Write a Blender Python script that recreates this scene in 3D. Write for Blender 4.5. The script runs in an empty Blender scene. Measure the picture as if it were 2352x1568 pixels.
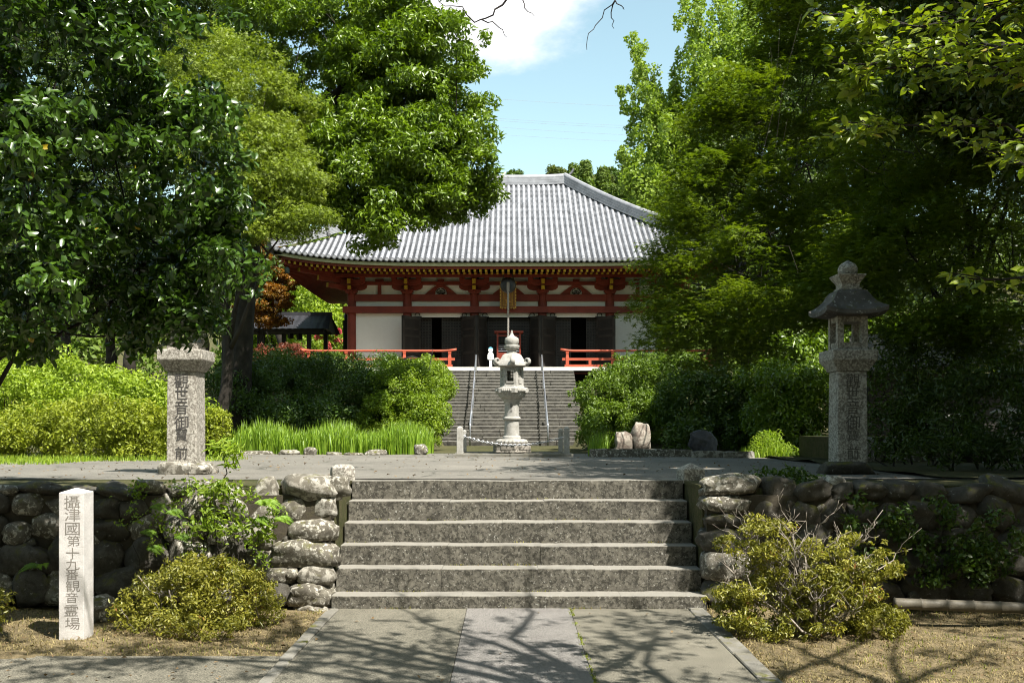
import bpy, bmesh, math, random
import numpy as np
from mathutils import Vector, Matrix

# ------------------------------------------------------------------ camera, sky, sun, exposure
F, CX, HY, EYE = 2287.0, 1168.0, 978.0, 1.764      # pixels of a 2352-wide picture, eye height in metres
sc = bpy.context.scene
COL = sc.collection
cam_data = bpy.data.cameras.new('camera')
cam_data.sensor_width = 36.0
cam_data.lens = 36.0 * F / 2352.0
cam_data.shift_x = (1176 - CX) / 2352.0
cam_data.shift_y = (HY - 784) / 2352.0
cam_data.clip_start = 0.05
cam_data.clip_end = 2000
cam = bpy.data.objects.new('camera', cam_data)
cam.location = (0, 0, EYE)
cam.rotation_euler = (math.radians(90), 0, 0)
COL.objects.link(cam)
sc.camera = cam

SUN = Vector((0.46, -0.50, 1.0)).normalized()       # towards the sun
SUN_EL = math.asin(SUN.z)
SUN_ROT = math.atan2(SUN.x, SUN.y)

world = bpy.data.worlds.new('World')
sc.world = world
world.use_nodes = True
wn, wl = world.node_tree.nodes, world.node_tree.links
wn.clear()
w_out = wn.new('ShaderNodeOutputWorld')
w_bg = wn.new('ShaderNodeBackground')
w_bg.inputs['Strength'].default_value = 0.092
sky = wn.new('ShaderNodeTexSky')
sky.sky_type = 'NISHITA'
sky.sun_disc = False
sky.sun_elevation = SUN_EL
sky.sun_rotation = SUN_ROT
sky.altitude = 100
sky.air_density = 1.0
sky.dust_density = 1.2
sky.ozone_density = 1.0
# drifting cumulus over the whole sky, one of them in view
w_tc = wn.new('ShaderNodeTexCoord')
w_no = wn.new('ShaderNodeTexNoise')
w_no.inputs['Scale'].default_value = 3.6
w_no.inputs['Detail'].default_value = 7
w_no.inputs['Roughness'].default_value = 0.58
w_map = wn.new('ShaderNodeMapping')
w_map.inputs['Scale'].default_value = (1, 1, 2.0)
w_map.inputs['Location'].default_value = (3.1, 7.3, 0.4)
wl.new(w_tc.outputs['Generated'], w_map.inputs['Vector'])
wl.new(w_map.outputs[0], w_no.inputs['Vector'])
w_dir = wn.new('ShaderNodeVectorMath'); w_dir.operation = 'SUBTRACT'
cd = Vector((-0.010, 1.0, 0.46)).normalized()
w_dir.inputs[1].default_value = cd
wl.new(w_tc.outputs['Generated'], w_dir.inputs[0])
w_scl = wn.new('ShaderNodeVectorMath'); w_scl.operation = 'MULTIPLY'
w_scl.inputs[1].default_value = (1 / 0.098, 1 / 0.12, 1 / 0.084)
wl.new(w_dir.outputs[0], w_scl.inputs[0])
w_len = wn.new('ShaderNodeVectorMath'); w_len.operation = 'LENGTH'
wl.new(w_scl.outputs[0], w_len.inputs[0])
w_blob = wn.new('ShaderNodeMapRange')
w_blob.inputs[1].default_value = 0.2; w_blob.inputs[2].default_value = 1.5
w_blob.inputs[3].default_value = 0.62; w_blob.inputs[4].default_value = -0.14
wl.new(w_len.outputs['Value'], w_blob.inputs[0])
w_add = wn.new('ShaderNodeMath'); w_add.operation = 'ADD'
wl.new(w_no.outputs[0], w_add.inputs[0]); wl.new(w_blob.outputs[0], w_add.inputs[1])
w_mask = wn.new('ShaderNodeMapRange'); w_mask.interpolation_type = 'SMOOTHSTEP'
w_mask.inputs[1].default_value = 0.60; w_mask.inputs[2].default_value = 0.82
wl.new(w_add.outputs[0], w_mask.inputs[0])
w_mix = wn.new('ShaderNodeMix'); w_mix.data_type = 'RGBA'
w_mix.inputs['B'].default_value = (5.8, 5.8, 5.85, 1)
wl.new(w_mask.outputs[0], w_mix.inputs['Factor'])
w_tint = wn.new('ShaderNodeMix'); w_tint.data_type = 'RGBA'; w_tint.blend_type = 'MULTIPLY'
w_tint.inputs['Factor'].default_value = 1.0
w_tint.inputs['B'].default_value = (1.38, 1.36, 1.0, 1)
wl.new(sky.outputs[0], w_tint.inputs['A'])
wl.new(w_tint.outputs['Result'], w_mix.inputs['A'])
wl.new(w_mix.outputs['Result'], w_bg.inputs['Color'])
wl.new(w_bg.outputs[0], w_out.inputs[0])

sun_data = bpy.data.lights.new('sun', 'SUN')
sun_data.energy = 5.0
sun_data.angle = math.radians(0.53)
sun_data.color = (1.0, 0.955, 0.88)
sun = bpy.data.objects.new('sun', sun_data)
sun.rotation_euler = SUN.to_track_quat('Z', 'Y').to_euler()
sun.location = (20, -20, 40)
COL.objects.link(sun)

sc.view_settings.view_transform = 'Standard'
sc.view_settings.look = 'None'
sc.view_settings.exposure = 1.45
sc.view_settings.gamma = 1.0
sc.view_settings.use_curve_mapping = False
sc.cycles.max_bounces = 6
sc.cycles.diffuse_bounces = 3
sc.cycles.glossy_bounces = 2
sc.cycles.transmission_bounces = 4
sc.cycles.transparent_max_bounces = 6
sc.cycles.sample_clamp_indirect = 6
sc.cycles.use_denoising = True
sc.cycles.pixel_filter_type = 'BLACKMAN_HARRIS'
sc.cycles.filter_width = 1.1

# ------------------------------------------------------------------ helpers
def P(x, y, Y):
    return Vector(((x - CX) * Y / F, Y, EYE + (HY - y) * Y / F))
def S(px, Y):
    return px * Y / F
def ground_y(y, z):                     # distance of a point at height z seen at picture row y
    return F * (EYE - z) / (y - HY)

WLOC = {}
def wloc(o):
    return WLOC.get(o.name, Vector((0, 0, 0)))
def link(o, parent=None, loc=(0, 0, 0)):
    COL.objects.link(o)
    loc = Vector(loc)
    WLOC[o.name] = loc
    if parent is not None:
        o.parent = parent
        o.location = loc - wloc(parent)
    else:
        o.location = loc
    return o
def tag(o, label=None, cat=None, group=None, kind=None):
    if label: o['label'] = label
    if cat: o['category'] = cat
    if group: o['group'] = group
    if kind: o['kind'] = kind
    return o
def thing(name, label, cat, loc=(0, 0, 0), group=None):
    o = bpy.data.objects.new(name, None)
    o.empty_display_size = 0.2
    link(o, None, loc)
    return tag(o, label, cat, group)
def part_empty(name, parent, loc=(0, 0, 0)):
    o = bpy.data.objects.new(name, None)
    return link(o, parent, loc)
def place(name, me, parent=None, loc=(0, 0, 0), rot=None, scale=None):
    o = bpy.data.objects.new(name, me)
    link(o, parent, loc)
    if rot is not None: o.rotation_euler = rot
    if scale is not None: o.scale = scale
    return o

class MB:
    """collects polygons of one mesh"""
    def __init__(s):
        s.v, s.f, s.m = [], [], []
    def add(s, vs, fs, mi=0):
        n = len(s.v)
        s.v += [tuple(v) for v in vs]
        s.f += [tuple(i + n for i in f) for f in fs]
        s.m += [mi] * len(fs)
        return s
    def box(s, a, b, mi=0, taper=0.0):
        (x0, y0, z0), (x1, y1, z1) = a, b
        t = taper
        vs = [(x0, y0, z0), (x1, y0, z0), (x1, y1, z0), (x0, y1, z0),
              (x0 + t, y0 + t, z1), (x1 - t, y0 + t, z1), (x1 - t, y1 - t, z1), (x0 + t, y1 - t, z1)]
        return s.add(vs, [(3, 2, 1, 0), (4, 5, 6, 7), (0, 1, 5, 4), (1, 2, 6, 5), (2, 3, 7, 6), (3, 0, 4, 7)], mi)
    def bar(s, p, q, w, h, mi=0, end=None, up=(0, 0, 1)):
        """box beam from p to q, w wide, h high; end = material of the face at p"""
        p, q = Vector(p), Vector(q)
        d = (q - p).normalized()
        r = d.cross(Vector(up)).normalized()
        u = r.cross(d)
        vs = []
        for c in (p, q):
            for a, b in ((-1, -1), (1, -1), (1, 1), (-1, 1)):
                vs.append(c + r * (a * w / 2) + u * (b * h / 2))
        s.add(vs, [(0, 1, 5, 4), (1, 2, 6, 5), (2, 3, 7, 6), (3, 0, 4, 7), (4, 5, 6, 7)], mi)
        n = len(s.v) - 8
        s.f.append((n + 3, n + 2, n + 1, n)); s.m.append(mi if end is None else end)
        return s
    def tube(s, pts, rad, seg=8, mi=0, cap=True):
        pts = [Vector(p) for p in pts]
        n = len(pts)
        rad = [rad] * n if isinstance(rad, (int, float)) else list(rad)
        prev = None
        rings = []
        for i, p in enumerate(pts):
            d = (pts[min(i + 1, n - 1)] - pts[max(i - 1, 0)])
            d = d.normalized() if d.length > 1e-9 else Vector((0, 0, 1))
            if prev is None:
                a = d.orthogonal().normalized()
            else:
                a = (prev - d * prev.dot(d))
                a = a.normalized() if a.length > 1e-6 else d.orthogonal().normalized()
            prev = a
            b = d.cross(a)
            rings.append([p + (a * math.cos(2 * math.pi * k / seg) + b * math.sin(2 * math.pi * k / seg)) * rad[i] for k in range(seg)])
        vs = [v for r in rings for v in r]
        fs = []
        for i in range(n - 1):
            for k in range(seg):
                k2 = (k + 1) % seg
                fs.append((i * seg + k, i * seg + k2, (i + 1) * seg + k2, (i + 1) * seg + k))
        if cap:
            fs.append(tuple(range(seg - 1, -1, -1)))
            fs.append(tuple((n - 1) * seg + k for k in range(seg)))
        return s.add(vs, fs, mi)
    def lathe(s, prof, seg=24, mi=0, c=(0, 0, 0), sides=None, phase=0.0, mod=None):
        """prof = [(r, z)]; sides: polygonal section with that many sides (r = apothem)"""
        sg = sides or seg
        vs, fs = [], []
        for r, z in prof:
            for k in range(sg):
                a = 2 * math.pi * (k + (0.5 if sides else 0)) / sg + phase
                rr = r / math.cos(math.pi / sg) if sides else r
                if mod: rr *= mod(a, z)
                vs.append((c[0] + rr * math.cos(a), c[1] + rr * math.sin(a), c[2] + z))
        n = len(prof)
        for i in range(n - 1):
            for k in range(sg):
                k2 = (k + 1) % sg
                fs.append((i * sg + k, i * sg + k2, (i + 1) * sg + k2, (i + 1) * sg + k))
        fs.append(tuple(range(sg - 1, -1, -1)))
        fs.append(tuple((n - 1) * sg + k for k in range(sg)))
        return s.add(vs, fs, mi)
    def mesh(s, name, mats, smooth=False, angle=None):
        me = bpy.data.meshes.new(name)
        me.from_pydata(s.v, [], s.f)
        for m in (mats if isinstance(mats, (list, tuple)) else [mats]):
            me.materials.append(m)
        if any(s.m): me.polygons.foreach_set('material_index', s.m)
        if smooth: me.polygons.foreach_set('use_smooth', [True] * len(s.f))
        me.update()
        if angle is not None:
            me.polygons.foreach_set('use_smooth', [True] * len(s.f))
            try: me.set_sharp_from_angle(angle=angle)
            except Exception: pass
        return me
    def build(s, name, mats, parent=None, loc=(0, 0, 0), smooth=False, angle=None):
        """vertices are world coordinates when loc is given as the thing's own base: they are stored relative to loc"""
        L = Vector(loc)
        if L.length > 0: s.v = [tuple(Vector(v) - L) for v in s.v]
        return place(name, s.mesh(name, mats, smooth, angle), parent, loc)

def bevel(me, w, seg=1):
    bm = bmesh.new(); bm.from_mesh(me)
    bmesh.ops.bevel(bm, geom=list(bm.edges), offset=w, segments=seg, affect='EDGES', profile=0.6)
    bm.to_mesh(me); bm.free()
    return me

# ------------------------------------------------------------------ materials
class NT:
    def __init__(s, name):
        s.mat = bpy.data.materials.new(name)
        s.mat.use_nodes = True
        s.n, s.l = s.mat.node_tree.nodes, s.mat.node_tree.links
        s.n.clear()
        s.out = s.n.new('ShaderNodeOutputMaterial')
    def node(s, t, **kw):
        n = s.n.new(t)
        for k, v in kw.items():
            if k.startswith('_'): setattr(n, k[1:], v)
            else: n.inputs[k.replace('__', ' ')].default_value = v
        return n
    def pos(s):
        return s.n.new('ShaderNodeNewGeometry').outputs['Position']
    def noise(s, vec, scale, detail=4, rough=0.55, vscale=None, dist=0):
        if vscale is not None:
            m = s.n.new('ShaderNodeMapping'); m.inputs['Scale'].default_value = vscale
            s.l.new(vec, m.inputs['Vector']); vec = m.outputs[0]
        n = s.node('ShaderNodeTexNoise', Scale=scale, Detail=detail, Roughness=rough, Distortion=dist)
        s.l.new(vec, n.inputs['Vector'])
        return n.outputs[0]
    def ramp(s, fac, a, b, lo=0.0, hi=1.0):
        m = s.n.new('ShaderNodeMapRange')
        m.inputs[1].default_value = a; m.inputs[2].default_value = b
        m.inputs[3].default_value = lo; m.inputs[4].default_value = hi
        s.l.new(fac, m.inputs[0])
        return m.outputs[0]
    def math(s, op, a, b):
        m = s.n.new('ShaderNodeMath'); m.operation = op
        for i, x in enumerate((a, b)):
            if isinstance(x, (int, float)): m.inputs[i].default_value = x
            else: s.l.new(x, m.inputs[i])
        return m.outputs[0]
    def mix(s, fac, a, b, mode='MIX'):
        m = s.n.new('ShaderNodeMix'); m.data_type = 'RGBA'; m.blend_type = mode
        for k, x in (('Factor', fac), ('A', a), ('B', b)):
            i = m.inputs[k]
            if isinstance(x, (int, float)): i.default_value = x
            elif isinstance(x, tuple): i.default_value = x if len(x) == 4 else (*x, 1)
            else: s.l.new(x, i)
        return m.outputs['Result']
    def bump(s, h, strength, dist=0.02):
        b = s.node('ShaderNodeBump', Strength=strength, Distance=dist)
        s.l.new(h, b.inputs['Height'])
        return b.outputs[0]
    def principled(s, col, rough=0.8, nrm=None, spec=0.3, metal=0.0, coat=0.0):
        p = s.n.new('ShaderNodeBsdfPrincipled')
        if isinstance(col, tuple): p.inputs['Base Color'].default_value = (*col[:3], 1)
        else: s.l.new(col, p.inputs['Base Color'])
        if isinstance(rough, (int, float)): p.inputs['Roughness'].default_value = rough
        else: s.l.new(rough, p.inputs['Roughness'])
        p.inputs['Specular IOR Level'].default_value = spec
        p.inputs['Metallic'].default_value = metal
        p.inputs['Coat Weight'].default_value = coat
        if nrm is not None: s.l.new(nrm, p.inputs['Normal'])
        return p
    def finish(s, shader):
        s.l.new(shader.outputs[0], s.out.inputs[0])
        return s.mat

def leaf_mat(name, dark, light, rough=0.45, spec=0.4, trans=0.35, tcol=None, third=None, third_at=0.93):
    t = NT(name)
    a = t.node('ShaderNodeAttribute', _attribute_name='rnd')
    col = t.mix(a.outputs['Fac'], dark, light)
    if third:
        col = t.mix(t.ramp(a.outputs['Fac'], third_at, third_at + 0.03), col, third)
    p = t.principled(col, rough, spec=spec)
    tr = t.n.new('ShaderNodeBsdfTranslucent')
    k = 1.9
    tc = t.mix(1.0, col, tcol or (k * 1.0, k * 1.05, k * 0.35, 1), 'MULTIPLY')
    t.l.new(tc, tr.inputs['Color'])
    mx = t.n.new('ShaderNodeMixShader'); mx.inputs[0].default_value = trans * 0.75
    t.l.new(p.outputs[0], mx.inputs[1]); t.l.new(tr.outputs[0], mx.inputs[2])
    return t.finish(mx)

def stone_mat(name, c1, c2, scale=3.0, lichen=None, lichen_at=0.62, moss=0.0, dirt=0.0, dirtc=(0.03, 0.028, 0.02), bump=0.5, speck=0.25, rough=0.85, topc=None):
    t = NT(name)
    p = t.pos()
    big = t.noise(p, scale, 5, 0.6)
    fine = t.noise(p, scale * 22, 4, 0.65)
    col = t.mix(t.ramp(big, 0.32, 0.68), c1, c2)
    col = t.mix(speck, col, t.mix(t.ramp(fine, 0.3, 0.7), (0.35, 0.35, 0.35), (1.5, 1.5, 1.5)), 'MULTIPLY')
    g = t.n.new('ShaderNodeNewGeometry')
    sep = t.n.new('ShaderNodeSeparateXYZ'); t.l.new(g.outputs['Normal'], sep.inputs[0])
    if dirt:
        d = t.noise(p, scale * 2.3, 6, 0.7, dist=0.6)
        col = t.mix(t.ramp(d, 0.60 - 0.20 * dirt, 0.66 - 0.18 * dirt, 0, min(1, 0.25 + dirt)), col, dirtc)
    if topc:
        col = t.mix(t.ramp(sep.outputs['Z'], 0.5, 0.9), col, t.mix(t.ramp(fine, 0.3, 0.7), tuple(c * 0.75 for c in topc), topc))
    if lichen:
        d = t.noise(p, scale * 4.0, 6, 0.68, dist=0.3)
        col = t.mix(t.ramp(d, lichen_at - .03, lichen_at + 0.01, 0, 0.9), col, lichen)
    if moss:
        d = t.noise(p, scale * 1.6, 5, 0.65)
        m = t.math('MULTIPLY', t.ramp(d, 0.62 - 0.2 * moss, 0.70 - 0.1 * moss), t.ramp(sep.outputs['Z'], -0.1, 0.6))
        col = t.mix(m, col, t.mix(t.ramp(fine, 0.3, 0.7), (0.035, 0.045, 0.008), (0.13, 0.12, 0.02)))
    h = t.math('ADD', t.math('MULTIPLY', big, 0.8), t.math('MULTIPLY', fine, 0.35))
    return t.finish(t.principled(col, rough, t.bump(h, bump, 0.03), spec=0.25))

def plain_mat(name, c, rough=0.6, spec=0.3, var=0.25, scale=6.0, bump=0.15, metal=0.0, vscale=None, coat=0.0):
    t = NT(name)
    p = t.pos()
    n = t.noise(p, scale, 5, 0.6, vscale)
    f = t.noise(p, scale * 9, 3, 0.6, vscale)
    lo = tuple(x * (1 - var) for x in c); hi = tuple(min(1, x * (1 + var)) for x in c)
    col = t.mix(t.ramp(t.math('ADD', t.math('MULTIPLY', n, 0.65), t.math('MULTIPLY', f, 0.35)), 0.33, 0.67), lo, hi)
    return t.finish(t.principled(col, rough, t.bump(f, bump, 0.01), spec, metal, coat))

M = {}
M['vermilion'] = plain_mat('vermilion', (0.155, 0.026, 0.014), 0.55, var=0.3, scale=2.5)
M['vermilion_rail'] = plain_mat('vermilion_rail', (0.36, 0.075, 0.04), 0.5, var=0.18, scale=3)
M['ochre'] = plain_mat('ochre_paint', (0.38, 0.25, 0.015), 0.6, var=0.15)
M['plaster'] = plain_mat('plaster', (0.64, 0.64, 0.615), 0.85, var=0.06, scale=1.2, bump=0.05)
M['door'] = plain_mat('dark_door_wood', (0.022, 0.02, 0.019), 0.5, var=0.35, scale=5, vscale=(1, 1, 0.15))
M['door_frame'] = plain_mat('door_stile_wood', (0.035, 0.031, 0.028), 0.5, var=0.3, scale=5)
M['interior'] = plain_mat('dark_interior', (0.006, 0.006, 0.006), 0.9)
M['tile'] = plain_mat('roof_tile', (0.235, 0.238, 0.255), 0.42, spec=0.55, var=0.36, scale=2.2, bump=0.1)
M['tile_pan'] = plain_mat('roof_pan_tile', (0.205, 0.21, 0.225), 0.5, spec=0.45, var=0.35, scale=2.2, bump=0.1)
M['tile_end'] = plain_mat('eave_end_tile', (0.11, 0.11, 0.115), 0.5, spec=0.4, var=0.3)
M['eave_board'] = plain_mat('eave_board', (0.34, 0.33, 0.20), 0.7, var=0.2, scale=2)
M['soffit'] = plain_mat('soffit_board', (0.30, 0.26, 0.17), 0.8, var=0.2)
M['deck_edge'] = plain_mat('deck_edge_board', (0.70, 0.68, 0.60), 0.7, var=0.12, scale=3)
M['deck'] = plain_mat('deck_board', (0.25, 0.2, 0.15), 0.7, var=0.2)
M['gold'] = plain_mat('gilt', (0.52, 0.33, 0.06), 0.45, spec=0.5, var=0.3, metal=0.35)
M['plaque'] = plain_mat('plaque_board', (0.20, 0.10, 0.03), 0.5, var=0.3)
M['bronze'] = plain_mat('dark_bronze', (0.035, 0.034, 0.036), 0.4, spec=0.5, var=0.3, metal=0.5)
M['copper'] = plain_mat('verdigris', (0.05, 0.075, 0.075), 0.6, var=0.3)
M['rope'] = plain_mat('rope_fibre', (0.24, 0.22, 0.20), 0.9, var=0.4, scale=40)
M['steel'] = plain_mat('steel_pipe', (0.30, 0.32, 0.35), 0.35, spec=0.5, var=0.06, metal=0.6)
M['chain'] = plain_mat('galvanised_chain', (0.42, 0.43, 0.44), 0.4, spec=0.5, var=0.2, metal=0.6)
M['lantern'] = stone_mat('lantern_granite', (0.235, 0.225, 0.20), (0.34, 0.328, 0.30), 9.0, dirt=0.35, dirtc=(0.19, 0.18, 0.155), bump=0.25, speck=0.22)
M['lantern_dark'] = stone_mat('lantern_plinth_stone', (0.13, 0.12, 0.10), (0.30, 0.27, 0.23), 7.0, dirt=0.5, bump=0.6)
M['post_stone'] = stone_mat('weathered_granite', (0.14, 0.125, 0.105), (0.27, 0.25, 0.215), 9.0, lichen=(0.38, 0.36, 0.315), lichen_at=0.53, dirt=0.4, dirtc=(0.10, 0.09, 0.07), bump=0.5, speck=0.35)
M['post_roof'] = stone_mat('lantern_roof_stone', (0.055, 0.052, 0.045), (0.12, 0.11, 0.10), 5.0, lichen=(0.34, 0.33, 0.31), lichen_at=0.63, moss=0.35, bump=0.6)
M['stele'] = stone_mat('stele_granite', (0.44, 0.42, 0.40), (0.56, 0.535, 0.51), 6.0, bump=0.55, speck=0.35)
M['engraved'] = plain_mat('engraving', (0.17, 0.155, 0.135), 0.9, var=0.25)
M['engraved_faint'] = plain_mat('worn_engraving', (0.085, 0.078, 0.065), 0.9, var=0.3)
M['engraved_dark'] = plain_mat('engraving_dark', (0.045, 0.042, 0.04), 0.9, var=0.25)
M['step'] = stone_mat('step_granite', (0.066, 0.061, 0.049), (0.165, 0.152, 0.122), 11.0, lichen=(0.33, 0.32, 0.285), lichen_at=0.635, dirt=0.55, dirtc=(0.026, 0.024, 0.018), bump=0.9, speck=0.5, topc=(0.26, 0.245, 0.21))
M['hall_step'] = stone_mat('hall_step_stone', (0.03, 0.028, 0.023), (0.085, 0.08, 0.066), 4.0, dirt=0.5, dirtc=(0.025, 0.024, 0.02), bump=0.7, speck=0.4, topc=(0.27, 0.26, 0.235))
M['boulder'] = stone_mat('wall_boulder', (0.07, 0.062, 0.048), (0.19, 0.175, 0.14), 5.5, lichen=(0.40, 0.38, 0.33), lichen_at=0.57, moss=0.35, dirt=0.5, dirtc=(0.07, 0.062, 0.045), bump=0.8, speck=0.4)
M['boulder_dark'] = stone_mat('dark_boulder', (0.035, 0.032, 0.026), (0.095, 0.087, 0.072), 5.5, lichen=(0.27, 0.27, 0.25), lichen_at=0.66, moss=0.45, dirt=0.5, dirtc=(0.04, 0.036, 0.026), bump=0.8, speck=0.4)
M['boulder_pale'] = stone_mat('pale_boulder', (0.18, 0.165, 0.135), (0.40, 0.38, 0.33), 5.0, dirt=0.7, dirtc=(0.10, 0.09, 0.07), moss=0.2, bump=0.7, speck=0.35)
M['rock_brown'] = stone_mat('standing_rock', (0.24, 0.21, 0.17), (0.40, 0.36, 0.30), 2.0, dirt=0.6, dirtc=(0.13, 0.10, 0.08), bump=0.8)
M['rock_slate'] = stone_mat('slate_rock', (0.04, 0.042, 0.05), (0.09, 0.09, 0.105), 3.0, dirt=0.3, bump=0.9)
M['kerb'] = stone_mat('kerb_granite', (0.11, 0.103, 0.085), (0.20, 0.19, 0.165), 3.0, dirt=0.45, dirtc=(0.13, 0.12, 0.09), moss=0.2, bump=0.5)
M['soil'] = stone_mat('wall_soil', (0.03, 0.026, 0.018), (0.06, 0.05, 0.035), 5.0, moss=0.5, bump=0.8)
M['bark'] = stone_mat('bark', (0.014, 0.011, 0.009), (0.036, 0.030, 0.023), 6.0, bump=0.9, speck=0.4)
M['bark_grey'] = stone_mat('grey_bark', (0.16, 0.14, 0.12), (0.30, 0.27, 0.23), 8.0, bump=0.7, speck=0.4)
M['twig'] = plain_mat('twig', (0.23, 0.20, 0.165), 0.8, var=0.3, scale=20)
M['twig_dark'] = plain_mat('dark_twig', (0.035, 0.028, 0.026), 0.8, var=0.3, scale=20)
M['bamboo'] = plain_mat('grey_bamboo', (0.085, 0.075, 0.055), 0.6, var=0.25, scale=8)
M['old_wood'] = plain_mat('old_wood', (0.03, 0.026, 0.022), 0.75, var=0.3, scale=8)
M['black_tile'] = plain_mat('black_roof_tile', (0.022, 0.022, 0.026), 0.5, spec=0.35, var=0.4, scale=3)
M['grey_wood'] = plain_mat('grey_signboard', (0.20, 0.18, 0.15), 0.8, var=0.2)
M['white_board'] = plain_mat('white_board', (0.72, 0.73, 0.72), 0.6, var=0.05)
M['blue_board'] = plain_mat('blue_board', (0.12, 0.38, 0.55), 0.6, var=0.05)
M['cream_wall'] = plain_mat('cream_wall', (0.45, 0.37, 0.27), 0.85, var=0.12)
M['wire'] = plain_mat('power_cable', (0.28, 0.33, 0.38), 0.6)

def asphalt(name, c1, c2, speck, scale=1.0, crack=True, wear=(0.3, 0.29, 0.26)):
    t = NT(name)
    p = t.pos()
    big = t.noise(p, 0.7 * scale, 5, 0.6)
    mid = t.noise(p, 7 * scale, 4, 0.6)
    fine = t.noise(p, 110 * scale, 3, 0.7)
    col = t.mix(t.ramp(big, 0.3, 0.7), c1, c2)
    col = t.mix(t.ramp(mid, 0.45, 0.75, 0, 0.45), col, wear)
    col = t.mix(1.0, col, t.mix(t.ramp(fine, 0.35, 0.68), (1 - speck,) * 3, (1 + speck,) * 3), 'MULTIPLY')
    if crack:
        v = t.node('ShaderNodeTexVoronoi', _feature='DISTANCE_TO_EDGE', Scale=0.35)
        w = t.n.new('ShaderNodeVectorMath'); w.operation = 'ADD'
        t.l.new(p, w.inputs[0])
        nn = t.node('ShaderNodeTexNoise', Scale=1.5, Detail=5)
        t.l.new(p, nn.inputs['Vector']); t.l.new(nn.outputs[1], w.inputs[1])
        t.l.new(w.outputs[0], v.inputs['Vector'])
        col = t.mix(t.ramp(v.outputs[0], 0.0, 0.012, 0.8, 0.0), col, (0.03, 0.03, 0.022))
    return t.finish(t.principled(col, 0.85, t.bump(fine, 0.6, 0.006), spec=0.25))
M['asphalt'] = asphalt('plaza_asphalt', (0.10, 0.094, 0.081), (0.16, 0.149, 0.128), 0.5, wear=(0.20, 0.184, 0.15))
M['path'] = asphalt('path_concrete', (0.085, 0.079, 0.06), (0.155, 0.143, 0.11), 0.8, crack=False, wear=(0.175, 0.16, 0.125))
M['slab'] = asphalt('path_granite', (0.12, 0.112, 0.102), (0.185, 0.174, 0.16), 1.0, crack=False, wear=(0.13, 0.122, 0.11))

def ground_mat(name, a, b, c, sc_=1.0):
    t = NT(name)
    p = t.pos()
    n1 = t.noise(p, 0.9 * sc_, 5, 0.65)
    n2 = t.noise(p, 11 * sc_, 5, 0.7)
    n3 = t.noise(p, 70 * sc_, 3, 0.7)
    col = t.mix(t.ramp(n1, 0.35, 0.65), a, b)
    col = t.mix(t.ramp(n2, 0.45, 0.7), col, c)
    col = t.mix(0.7, col, t.mix(t.ramp(n3, 0.3, 0.7), (0.4, 0.4, 0.4), (1.5, 1.5, 1.5)), 'MULTIPLY')
    h = t.math('ADD', n2, t.math('MULTIPLY', n3, 0.5))
    return t.finish(t.principled(col, 0.95, t.bump(h, 0.9, 0.03), spec=0.1))
M['ground'] = ground_mat('dry_ground', (0.13, 0.10, 0.056), (0.21, 0.165, 0.095), (0.065, 0.058, 0.03))
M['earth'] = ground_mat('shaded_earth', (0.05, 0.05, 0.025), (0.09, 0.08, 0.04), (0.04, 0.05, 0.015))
M['grass_ground'] = ground_mat('grassy_ground', (0.07, 0.11, 0.02), (0.11, 0.15, 0.03), (0.10, 0.10, 0.04))

# foliage
M['camellia'] = leaf_mat('camellia_leaf', (0.018, 0.045, 0.006), (0.062, 0.120, 0.010), 0.31, 0.58, 0.24, third=(0.45, 0.25, 0.01), third_at=0.985)
M['camphor'] = leaf_mat('camphor_leaf', (0.058, 0.105, 0.006), (0.150, 0.225, 0.010), 0.38, 0.5, 0.32)
M['olive_maple'] = leaf_mat('olive_maple_leaf', (0.085, 0.125, 0.012), (0.205, 0.255, 0.032), 0.55, 0.3, 0.4)
M['maple'] = leaf_mat('maple_leaf', (0.045, 0.080, 0.006), (0.125, 0.165, 0.010), 0.5, 0.3, 0.42)
M['ginkgo'] = leaf_mat('ginkgo_leaf', (0.105, 0.165, 0.022), (0.215, 0.285, 0.045), 0.5, 0.3, 0.45)
M['cherry'] = leaf_mat('cherry_leaf', (0.085, 0.130, 0.008), (0.21, 0.255, 0.016), 0.4, 0.4, 0.42, third=(0.38, 0.22, 0.02), third_at=0.985)
M['dark_tree'] = leaf_mat('evergreen_leaf', (0.024, 0.046, 0.006), (0.065, 0.100, 0.010), 0.42, 0.4, 0.3)
M['azalea_light'] = leaf_mat('azalea_leaf', (0.11, 0.175, 0.012), (0.27, 0.345, 0.032), 0.5, 0.3, 0.4)
M['azalea_olive'] = leaf_mat('olive_azalea_leaf', (0.10, 0.135, 0.010), (0.235, 0.265, 0.020), 0.5, 0.3, 0.35)
M['azalea_dry'] = leaf_mat('dry_azalea_leaf', (0.085, 0.095, 0.012), (0.27, 0.25, 0.035), 0.42, 0.4, 0.35, third=(0.20, 0.10, 0.03), third_at=0.9)
M['shrub'] = leaf_mat('shrub_leaf', (0.028, 0.060, 0.007), (0.07, 0.115, 0.011), 0.4, 0.4, 0.32)
M['shrub_mid'] = leaf_mat('mid_shrub_leaf', (0.05, 0.095, 0.008), (0.125, 0.185, 0.016), 0.45, 0.35, 0.36)
M['shrub_bright'] = leaf_mat('bright_shrub_leaf', (0.085, 0.145, 0.010), (0.205, 0.275, 0.022), 0.45, 0.35, 0.4)
M['iris'] = leaf_mat('iris_blade', (0.095, 0.175, 0.014), (0.215, 0.315, 0.03), 0.45, 0.35, 0.4)
M['weed'] = leaf_mat('weed_leaf', (0.12, 0.20, 0.015), (0.26, 0.34, 0.03), 0.5, 0.3, 0.45)
M['fern'] = leaf_mat('fern_frond', (0.09, 0.17, 0.012), (0.17, 0.27, 0.02), 0.5, 0.3, 0.4)
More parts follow.
